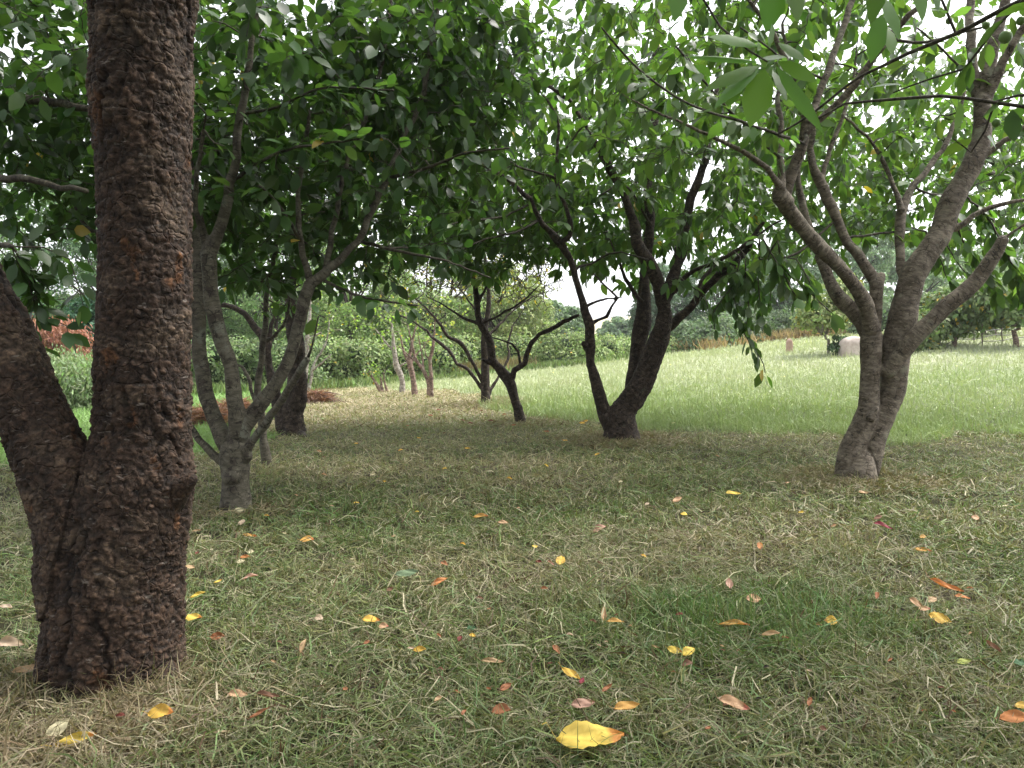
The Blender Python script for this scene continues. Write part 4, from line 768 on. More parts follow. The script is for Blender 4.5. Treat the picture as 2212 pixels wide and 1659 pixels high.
def hedge(label, path, hpx, depth, L0, n, base, name='hedge', cat='hedge', var=.3, sub=.32, core=(.03, .05, .018), yellow=0):
    """path: (px, py base, top px)"""
    P = [(G(a, b), G(a, b).y, (b - t) ) for a, b, t in path]
    pts = []
    for (g, Yy, hp), (g2, Y2, hp2) in zip(P[:-1], P[1:]):
        L = (g2 - g).length; m = max(2, int(L / .3))
        for k_ in range(m):
            s_ = k_ / m; q_ = g.lerp(g2, s_); H = (hp / F * Yy) * (1 - s_) + (hp2 / F * Y2) * s_; pts.append((q_.x, q_.y, q_.z, H))
    pts = np.array(pts); root = thing(name, label, cat, tuple(pts[len(pts) // 2, :3]))
    Cs_ = []; rs = []
    for (x, y, z, H) in pts:
        H = H * (1 + .16 * float(n2([x], [y], .5, 91, 2)[0]))
        k_ = max(2, int(H / sub * 1.3))
        for a in range(k_):
            Cs_.append((x + R.normal(0, .12), y + depth * .5 + R.uniform(-.5, .5) * depth, z + (a + .5) / k_ * (H - sub * .4))); rs.append(sub * R.uniform(.7, 1.25))
    C_ = np.array(Cs_); rs = np.array(rs)
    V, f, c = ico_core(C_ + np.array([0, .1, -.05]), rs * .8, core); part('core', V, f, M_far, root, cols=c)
    tone = R.uniform(.75, 1.25, len(C_)); idx = R.integers(0, len(C_), n); v = R.normal(0, 1, (n, 3)); v[:, 1] = -np.abs(v[:, 1]) * 1.0; v /= np.linalg.norm(v, axis=1)[:, None]
    Pp = C_[idx] + v * (rs[idx] * R.uniform(.8, 1.2, n))[:, None]; nn = v + R.normal(0, .5, (n, 3)) + np.array([0, 0, .4]); d = np.cross(nn, R.normal(0, 1, (n, 3))) + np.array([0, 0, -.2])
    Ln = L0 * R.uniform(.5, 1.4, n); V, f, c = leaf_mesh(Pp, d, nn, Ln, Ln * .6, leafcols(n, base, var, yellow) * tone[idx][:, None], 1)
    part('foliage', V, f, M_far, root, cols=c, smooth=False); return root

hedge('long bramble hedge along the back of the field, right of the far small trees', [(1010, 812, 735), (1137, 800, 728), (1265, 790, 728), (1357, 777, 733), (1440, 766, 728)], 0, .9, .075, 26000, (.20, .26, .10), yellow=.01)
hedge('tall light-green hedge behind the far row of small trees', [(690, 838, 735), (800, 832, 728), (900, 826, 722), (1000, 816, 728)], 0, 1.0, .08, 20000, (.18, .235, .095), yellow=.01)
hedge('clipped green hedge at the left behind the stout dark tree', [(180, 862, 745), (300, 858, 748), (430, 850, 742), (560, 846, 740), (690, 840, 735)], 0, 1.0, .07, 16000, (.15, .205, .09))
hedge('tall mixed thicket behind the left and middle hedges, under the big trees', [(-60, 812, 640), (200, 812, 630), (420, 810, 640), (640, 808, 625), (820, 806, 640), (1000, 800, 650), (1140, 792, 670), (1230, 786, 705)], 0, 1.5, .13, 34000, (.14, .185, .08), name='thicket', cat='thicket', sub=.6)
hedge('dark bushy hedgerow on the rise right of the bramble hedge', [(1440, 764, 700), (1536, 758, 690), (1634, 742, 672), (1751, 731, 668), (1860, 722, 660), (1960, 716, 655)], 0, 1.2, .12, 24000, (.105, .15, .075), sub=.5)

bt = [  # label, x, ybase, Y, ellipses, base colour
 ('round oak seen in the gap right of the leaning tree', 1215, 770, 33, [(1215, 715, 48, 40, 1), (1185, 690, 30, 30, .5)], (.07, .115, .05)),
 ('small thin-crowned far tree standing in the bright sky gap', 1335, 765, 42, [(1335, 722, 36, 28, 1), (1310, 740, 20, 16, .4)], (.10, .145, .085)),
 ('dark dense oak directly behind the right half of the middle cherry tree', 1445, 750, 33, [(1440, 670, 62, 64, 1), (1400, 700, 30, 40, .4)], (.045, .085, .036)),
 ('broad dark oak left of the standing stone', 1560, 735, 34, [(1560, 655, 80, 74, 1), (1610, 690, 50, 40, .5)], (.06, .105, .045)),
 ('dark oak behind the standing stone', 1690, 722, 35, [(1690, 648, 78, 72, 1), (1650, 680, 40, 45, .4)], (.055, .10, .042)),
 ('tall feathery grey-green tree behind the right cherry trunk', 1845, 715, 38, [(1850, 600, 70, 110, 1), (1880, 530, 45, 60, .5)], (.12, .18, .095)),
 ('tall pale green tree between the limbs of the right cherry', 1960, 712, 40, [(1975, 640, 60, 90, 1)], (.13, .19, .10)),
 ('pale tree on the skyline behind the right orchard', 2090, 700, 44, [(2095, 640, 75, 66, 1), (2170, 650, 50, 50, .5)], (.14, .20, .09)),
 ('pale tree on the skyline at the right edge', 2230, 700, 46, [(2240, 630, 75, 80, 1)], (.13, .19, .09)),
 ('tall yellow-green tree behind the upright bare tree', 1090, 800, 25, [(1080, 680, 90, 90, 1), (1130, 700, 55, 60, .4)], (.16, .19, .06)),
 ('big light-green tree behind the far row of small trees', 930, 815, 24, [(930, 620, 110, 130, 1), (880, 700, 80, 60, .4)], (.15, .21, .06)),
 ('leafy yellow-green maple behind the pruned tree', 760, 815, 23, [(760, 610, 120, 140, 1), (800, 720, 80, 50, .5)], (.14, .20, .055)),
 ('tall tree behind the stout dark tree', 590, 820, 23, [(590, 600, 120, 150, 1)], (.10, .16, .05)),
 ('tall dark tree behind the vase-shaped tree', 420, 820, 23, [(420, 600, 120, 150, 1)], (.07, .12, .045)),
 ('tall dark tree at the left beyond the hedge', 250, 830, 22, [(240, 600, 130, 160, 1)], (.05, .10, .04)),
 ('tall tree at the far left edge', 50, 840, 22, [(50, 590, 140, 170, 1)], (.08, .14, .045))]
for (lab, x, yb, Yy, el, bc) in bt:
    Rr_ = max(e[2] for e in el) / F * Yy
    el = [(a_, b_ - (.25 if a_ > 1380 else .12) * d_, c_ * 1.12, d_ * (1.3 if a_ > 1380 else 1.12), e_) for a_, b_, c_, d_, e_ in el]
    bg_tree('background_tree', lab, x, yb, Yy, el, 12, .115 * Yy / 33, 150, Rr_ * .21, 26000, tuple(1.25 * v + .15 * (sum(bc) / 3) * k3 + .03 for v, k3 in zip(bc, (.95, 1.12, .95))), group='trees along the back of the field', var=.3)  # crown colours lifted and greyed, distance haze put into the foliage colour

bg_tree('young_tree', 'young yellow-green tree on a thin pale trunk right of the standing stone', 1790, 764, G(1790, 766).y, [(1775, 690, 38, 34, 1), (1800, 660, 34, 40, .8), (1830, 640, 20, 30, .4)], 6, .1, 60, .24, 3500, (.24, .28, .12), M_bark_pale, yellow=.02)
for (lab, x, yb, el, wd) in [('short-trunked fruit tree behind the hanging hoses, middle of the right orchard', 2060, 747, [(2060, 690, 36, 34, 1), (2085, 660, 34, 30, .6)], 9), ('fruit tree with the trunk nearest the right edge of the orchard', 2197, 747, [(2190, 668, 40, 32, 1), (2150, 655, 40, 34, .7)], 10),
                             ('low fruit tree at the left end of the right-hand orchard', 2026, 741, [(2012, 690, 30, 30, 1)], 7), ('fruit tree in the second orchard row, between the two nearer trunks', 2125, 722, [(2130, 672, 42, 34, 1)], 7), ('dark low bush at the foot of the orchard, beside the cherry limb', 1985, 757, [(1975, 735, 18, 22, 1), (1990, 715, 20, 20, .6)], 5)]:
    bg_tree('orchard_tree', lab, x, yb, G(x, yb + 2).y, el, wd, .11, 70, .3, 7000, (.15, .20, .085), M_bark_red, yellow=.03, group='fruit trees in the right-hand orchard')

# dead conifer, dark conifer, meadow shrubs on the left
def sprays(C_, n, L, w_, base, var, dirb, mat, root, name):
    P = C_[R.integers(0, len(C_), n)] + R.normal(0, .09, (n, 3)); d = R.normal(0, .6, (n, 3)) + np.array(dirb); nn = R.normal(0, 1, (n, 3)) + np.array([0, -.6, .6]); Ln = L * R.uniform(.5, 1.4, n)
    V, f, c = leaf_mesh(P, d, nn, Ln, Ln * w_, leafcols(n, base, var, 0), 1); return part(name, V, f, mat, root, cols=c, smooth=False)
g0 = G(130, 870); Yd = 14.
root = thing('fallen_conifer', 'rust-red dead conifer boughs slumped behind the fork of the thick dark trunk', 'tree', (at(120, 830, Yd).x, Yd, 0))
Cc = []; tb = Tubes()
for k_ in range(26):
    a = at(rnd.uniform(60, 130), rnd.uniform(700, 780), Yd + rnd.uniform(-.4, .5)); L = rnd.uniform(.3, .75); b = a + Vector((L, rnd.uniform(-.2, .1), -L * rnd.uniform(.2, .6)))
    t = np.linspace(0, 1, 9)[:, None]; ln = np.array(a) * (1 - t) + np.array(b) * t; ln[:, 2] += .12 * np.sin(t[:, 0] * 3.1) ; Cc.append(ln); tb.add(np.column_stack([ln, np.linspace(.02, .005, 9)]), 4)
Cc = np.vstack(Cc); Cc = Cc[Cc[:, 2] < CAMH + (765 - 690) / F * Yd]
sprays(Cc, 9000, .10, .22, (.30, .145, .095), .35, (.5, 0, -.9), M_dry, root, 'foliage')
V, f, bk = tb.data(); part('branches', V, f, M_bark_red, root, bk=bk)
bg_tree('dark_conifer', 'dark green conifer right behind the dead rust-red boughs', 195, 862, 15.5, [(200, 720, 45, 80, 1), (225, 800, 50, 50, .6)], 12, .09, 80, .22, 7000, (.035, .085, .045), group=None)
bg_tree('dark_conifer', 'dark green conifer at the left edge over the dead rust-red boughs', 40, 862, 16.5, [(30, 720, 70, 90, 1)], 12, .09, 80, .25, 6000, (.05, .11, .05), group=None)
Yb = 10.5
root = thing('meadow_shrub', 'tall pale grey-green clump of meadow weeds seen through the fork of the thick trunk', 'shrub', (at(150, 893, Yb).x, Yb, 0))
Cc = np.vstack([ellipsoid(160, tuple(at(160, 845, Yb)), (.55, .5, .33)), ellipsoid(80, tuple(at(120, 800, Yb + .8)), (.5, .4, .2)), ellipsoid(60, tuple(at(195, 850, Yb)), (.4, .4, .33))])
sprays(Cc, 14000, .075, .3, (.20, .255, .135), .35, (0, 0, .9), M_far, root, 'foliage')
# rust coloured brush piles
def pile(label, spans, n, col):
    pts = []
    for (x0, x1, yb, yt) in spans:
        g = G((x0 + x1) / 2, yb); rx = (x1 - x0) / 2 / F * g.y; h = (yb - yt) / F * g.y; v = R.normal(0, .42, (n, 2)); v = v[np.linalg.norm(v, axis=1) < 1]
        z = h * (1 - (v ** 2).sum(1)) * R.uniform(.1, 1, len(v)); pts.append(np.column_stack([g.x + v[:, 0] * rx, g.y + v[:, 1] * rx * .6, g.z + z]))
    C_ = np.vstack(pts); root = thing('brush_pile', label, 'brush pile', tuple(C_.mean(0) * np.array([1, 1, 0])))
    m = len(C_); az = R.uniform(0, 6.28, m); d = np.stack([np.cos(az), np.sin(az), R.normal(0, .35, m)], 1); nn = R.normal(0, 1, (m, 3)); Ln = .16 * R.uniform(.4, 1.5, m)
    V, f, c = leaf_mesh(C_, d, nn, Ln, np.full(m, .012), leafcols(m, col, .45, 0), 1); part('clippings', V, f, M_dry, root, cols=c, smooth=False)
    tb = Tubes()
    for k_ in range(30):
        p = C_[R.integers(0, m)]; a = R.uniform(0, 6.28); tb.add(wlimb([(*p, .008), (p[0] + .2 * math.cos(a), p[1] + .2 * math.sin(a), p[2] + .04, .006), (p[0] + .4 * math.cos(a), p[1] + .4 * math.sin(a), max(p[2] + .0, .02), .003)], .1), 4)
    V, f, bk = tb.data(); part('twigs', V, f, M_bark_red, root, bk=bk)
pile('long heap of rust-brown clippings seen between the stems of the vase-shaped tree', [(404, 500, 922, 884), (474, 548, 906, 868)], 3500, (.25, .15, .10))
pile('small heap of rust-brown clippings right of the stout dark tree', [(655, 712, 870, 848)], 3000, (.25, .15, .10))

# dry stalk strips at the hedge foot
def stalks(label, path, H, n, col, name):
    P = [G(a, b) for a, b in path]; seg = R.integers(0, len(P) - 1, n); t = R.random(n); A = np.array([list(p) for p in P]); p = A[seg] * (1 - t)[:, None] + A[seg + 1] * t[:, None]
    p[:, 1] -= R.uniform(-.2, .5, n); p[:, 0] += R.normal(0, .15, n); p[:, 2] = terr(p[:, 0], p[:, 1]); d = R.normal(0, .28, (n, 3)) + np.array([0, 0, 1]); Ln = H * R.uniform(.4, 1.2, n)
    V, f, c = leaf_mesh(p, d, R.normal(0, 1, (n, 3)), Ln, np.full(n, .035), leafcols(n, col, .35, 0), 1)
    o = link(name, mesh_np(name, V, f, M_grass, cols=c, smooth=False)); tag(o, label, 'dry grass', kind='stuff')
stalks('band of dry straw-coloured stalks along the foot of the hedgerow', [(1395, 768), (1440, 764), (1536, 758), (1634, 743), (1751, 731), (1800, 728)], .42, 4500, (.33, .25, .13), 'dry_stalks')
stalks('brownish tall weeds along the hedge foot behind the far row of trees', [(930, 822), (1000, 815), (1060, 810), (1137, 801)], .4, 2600, (.20, .17, .08), 'dry_stalks')
stalks('short green weeds along the foot of the clipped and bramble hedges', [(430, 852), (690, 840), (930, 824), (1137, 802), (1265, 790), (1400, 770)], .22, 7000, (.16, .22, .08), 'hedge_weeds')

# wild flowers in the field: small pale and yellow heads on stalks
n = 330; x, y = scatter(n, 9, 34, math.radians(38), 1.2); ok = inside(FIELD, x, y); x, y = x[ok], y[ok]; n = len(x)
P = np.column_stack([x, y, terr(x, y) + R.uniform(.07, .16, n)]); sz = .014 + .0008 * y
d = R.normal(0, 1, (n, 3)) * np.array([1, 1, .2]); c = np.where(R.random((n, 1)) < .5, np.array([[.75, .75, .62]]), np.array([[.68, .6, .16]]))
V, f, c = leaf_mesh(P, d, np.tile([0, -.3, 1.], (n, 1)), sz * R.uniform(.6, 1.3, n), sz, c, 1); o = link('wildflowers', mesh_np('wildflowers', V, f, M_grass, cols=c, smooth=False))
tag(o, 'scattered white and yellow flower heads in the unmown field', 'flowers', kind='stuff')

# ------------------------------------------------------------------ stones, stakes, hoses
def stone_mat(name, a, b):
    m, t, N, L = newmat(name); g = N('ShaderNodeTexCoord'); n1 = N('ShaderNodeTexNoise'); n1.inputs['Scale'].default_value = 3; n1.inputs['Detail'].default_value = 8; n1.inputs['Roughness'].default_value = .7; L(g.outputs['Object'], n1.inputs['Vector'])
    r = N('ShaderNodeValToRGB'); r.color_ramp.elements[0].position = .38; r.color_ramp.elements[1].position = .62; r.color_ramp.elements[0].color = (*a, 1); r.color_ramp.elements[1].color = (*b, 1); L(n1.outputs[0], r.inputs[0])
    p = N('ShaderNodeBsdfPrincipled'); p.inputs['Roughness'].default_value = .9; L(r.outputs[0], p.inputs['Base Color']); bb = N('ShaderNodeBump'); bb.inputs['Strength'].default_value = .6; bb.inputs['Distance'].default_value = .05; L(n1.outputs[0], bb.inputs['Height']); L(bb.outputs[0], p.inputs['Normal'])
    o = N('ShaderNodeOutputMaterial'); L(p.outputs[0], o.inputs[0]); return m
def stone(name, label, x, yb, wpx, hpx, mat, prof, dfac=.5, sd=1):
    g = G(x, yb); Wm, H = wpx / F * g.y, hpx / F * g.y
    V, q = uvsphere((0, 0, 0), 1, 28)
    z = (V[:, 2] + 1) / 2; a = np.sign(V) * np.abs(V) ** .45; s_ = np.interp(z, *prof)
    V = np.column_stack([a[:, 0] * Wm / 2 * s_, a[:, 1] * Wm / 2 * dfac * s_, np.interp(a[:, 2], [-1, 1], [-.15, H])]); V = V + (fbm(V * 3.5, sd, 4) * .10 * Wm)[:, None] * (a / np.linalg.norm(a, axis=1)[:, None])
    o = link(name, mesh_np(name, V, [q], mat, smooth=False)); o.location = g; tag(o, label, 'stone'); return o
stone('standing_stone', 'upright pinkish standing stone with a pointed top in the field', 1705, 762, 15, 31, stone_mat('pink_stone', (.32, .2, .16), (.5, .36, .3)), ([0, .7, .9, 1], [1.05, .95, .7, .4]), .5, 5)
stone('boulder', 'broad grey-pink boulder with a sloping top, half hidden by the right cherry trunk', 1842, 768, 58, 40, stone_mat('grey_stone', (.34, .28, .25), (.56, .48, .44)), ([0, .6, .9, 1], [1.0, .9, .7, .5]), .5, 9)
(V, f, c), _, _ = blob([(tuple(at(1813, 757, G(1813, 768).y)), (.16, .14, .26), 1)], 12, .1, 900, .07, (.06, .1, .045)); gi = G(1813, 768)
root = thing('small_bush', 'small dark bush growing against the left side of the boulder', 'bush', tuple(gi)); part('foliage', V, f, M_far, root, cols=c, smooth=False)
def simple(name, col, rough=.6):
    m, t, N, L = newmat(name); p = N('ShaderNodeBsdfPrincipled'); p.inputs['Roughness'].default_value = rough
    g = N('ShaderNodeTexCoord'); n1 = N('ShaderNodeTexNoise'); n1.inputs['Scale'].default_value = 20; L(g.outputs['Object'], n1.inputs['Vector']); r = N('ShaderNodeValToRGB')
    r.color_ramp.elements[0].color = (*[v * .6 for v in col], 1); r.color_ramp.elements[1].color = (*[min(1, v * 1.3) for v in col], 1); L(n1.outputs[0], r.inputs[0]); L(r.outputs[0], p.inputs['Base Color'])
    o = N('ShaderNodeOutputMaterial'); L(p.outputs[0], o.inputs[0]); return m
M_stake = simple('weathered_stake', (.18, .15, .12), .9); M_hose = simple('dark_hose', (.07, .065, .055), .5)
for (x, y0, y1, lab) in [(2011, 756, 724, 'dark stake at the left end of the low-slung hose, left of the orchard trunk'), (2122, 748, 694, 'tall thin stake in the middle of the hanging hoses'), (2166, 744, 694, 'tall thin stake between the middle stake and the edge tree'), (2104, 741, 716, 'short thin stake left of the tall middle stake'), (2149, 734, 712, 'short far stake between the two tall ones')]:
    g = G(x, y0); a = at(x, y1, g.y); tb = Tubes(); r = 1.4 / F * g.y
    tb.add(wlimb([(g.x, g.y, g.z - .1, r), (g.x + R.normal(0, .02), g.y, (g.z + a.z) / 2, r), (a.x, a.y, a.z, r * .8)], .15), 8, cap=True); V, f, bk = tb.data()
    o = link('wooden_stake', mesh_np('wooden_stake', V - np.array(g), f, M_stake, bk=bk)); o.location = g; tag(o, lab, 'stake', 'stakes in the right-hand orchard')
for (pts, lab, y_) in [([(2011, 740), (2022, 746), (2033, 746), (2046, 743), (2058, 736)], 'dark hose sagging between the left stake and the orchard trunk', 750), ([(2060, 735), (2075, 732), (2103, 733), (2122, 729), (2149, 723), (2170, 724), (2197, 722)], 'dark hose strung behind the tall stakes to the edge tree', 742),
                       ([(2106, 750), (2114, 743), (2123, 737), (2150, 737), (2166, 735), (2197, 730), (2260, 722)], 'dark hose rising from the ground to the tall middle stake and on to the right', 748), ([(2122, 716), (2150, 712), (2166, 711), (2197, 710)], 'thin upper hose between the tall stakes', 742)]:
    Yh = G(pts[0][0], y_).y; tb = Tubes(); tb.add(limb([(a, b, 1.7) for a, b in pts], Yh, Yh, .002, .1), 6, cap=True); V, f, bk = tb.data(); c = V.mean(0)
    o = link('hose', mesh_np('hose', V - c, f, M_hose, bk=bk)); o.location = c; tag(o, lab, 'hose', 'hoses strung across the orchard')

# ------------------------------------------------------------------ fallen leaves, each its own object
PAL = {'yellow': (.66, .47, .05), 'gold': (.62, .38, .04), 'amber': (.55, .30, .06), 'cream': (.56, .50, .30), 'beige': (.48, .36, .25), 'tan': (.44, .29, .15), 'peach': (.52, .31, .17), 'orange': (.5, .19, .05), 'rust': (.33, .13, .055), 'brown': (.2, .10, .06), 'darkred': (.16, .035, .025), 'crimson': (.22, .02, .04), 'green': (.05, .13, .05), 'greygreen': (.13, .19, .10), 'lime': (.34, .38, .07), 'pink': (.42, .24, .17), 'dark': (.035, .025, .02)}
def fallen(x, y, ln, colr, label, name='fallen_leaf', asp=.48, curl=None, ang=None, group=None):
    g = G(x, y); L = ln / F * g.y * 1.02; curl = rnd.uniform(.1, .9) if curl is None else curl; nu, nv = 13, 7
    c0 = np.array(PAL[colr]); c0 = (c0 * .88 + c0.mean() * .12) * .92; V, C_ = [], []; sd = rnd.random() * 50; jag = name == 'ivy_leaf'
    for i_ in range(nu):
        u = i_ / (nu - 1); half = asp * .5 * L * (math.sin(math.pi * min(1, u * 1.02) ** .85) ** .75 if 0 < u < 1 else 0)
        if jag: half = .5 * L * (.35 + .65 * abs(math.cos(u * 5.2 + .3))) * (1 - u) ** .5 if u > 0 else 0
        for j_ in range(nv):
            v = j_ / (nv - 1) * 2 - 1; e = half * v * (1 + .07 * math.sin(u * 40 + sd) * (abs(v) > .9)); a = curl * v * 1.3
            zz = half * abs(v) ** 1.5 * curl * .9 + .12 * L * curl * math.sin(u * 3 + sd) + .03 * L * math.sin(u * 9 + v * 4 + sd)
            V.append(((u - .5) * L, e * math.cos(a * .6), zz)); s_ = 1 + .25 * math.sin(u * 7 + v * 3 + sd)
            col = c0 * s_
            if abs(v) < .1: col = c0 * 1.25
            if colr in ('yellow', 'gold', 'amber', 'peach') and u > .78 and sd % 3 < 1.4: col = c0 * np.array([.85, .5, .6])
            C_.append(col * rnd.uniform(.9, 1.1))
    q = [[i_ * nv + j_, (i_ + 1) * nv + j_, (i_ + 1) * nv + j_ + 1, i_ * nv + j_ + 1] for i_ in range(nu - 1) for j_ in range(nv - 1)]
    # short stalk
    k_ = len(V); s_ = .006 * L / .08
    for t_ in range(4):
        xx = -.5 * L - t_ * .07 * L; zz = .01 * t_ * rnd.uniform(.2, 1.2) * L / .08 + V[3][2]
        V += [(xx, -s_ * .15, zz), (xx, s_ * .15, zz)]; C_ += [c0 * .6, c0 * .6]
    q += [[k_ + t_ * 2, k_ + t_ * 2 + 1, k_ + t_ * 2 + 3, k_ + t_ * 2 + 2] for t_ in range(3)]
    o = link(name, mesh_np(name, V, [np.array(q)], M_dry, cols=np.clip(np.array(C_), .005, .9)))
    o.location = (g.x, g.y, g.z + float(bumps([g.x], [g.y])[0]) + rnd.uniform(.03, .044) * (1.25 if y > 1250 else 1) + (0 if g.y < 4 else .01))
    ang = rnd.uniform(-.5, .5) + (math.pi if rnd.random() < .5 else 0) if ang is None else ang
    o.rotation_euler = (rnd.uniform(.35, .95), rnd.uniform(-.15, .15), 0); o.rotation_mode = 'XYZ'
    import mathutils
    o.rotation_euler = (mathutils.Matrix.Rotation(rnd.uniform(.25, .8), 3, 'X') @ mathutils.Matrix.Rotation(ang, 3, 'Z')).to_euler()
    tag(o, label, 'leaf' if name != 'ivy_leaf' else 'ivy leaf', group); return o
GR = 'leaves fallen on the grass'
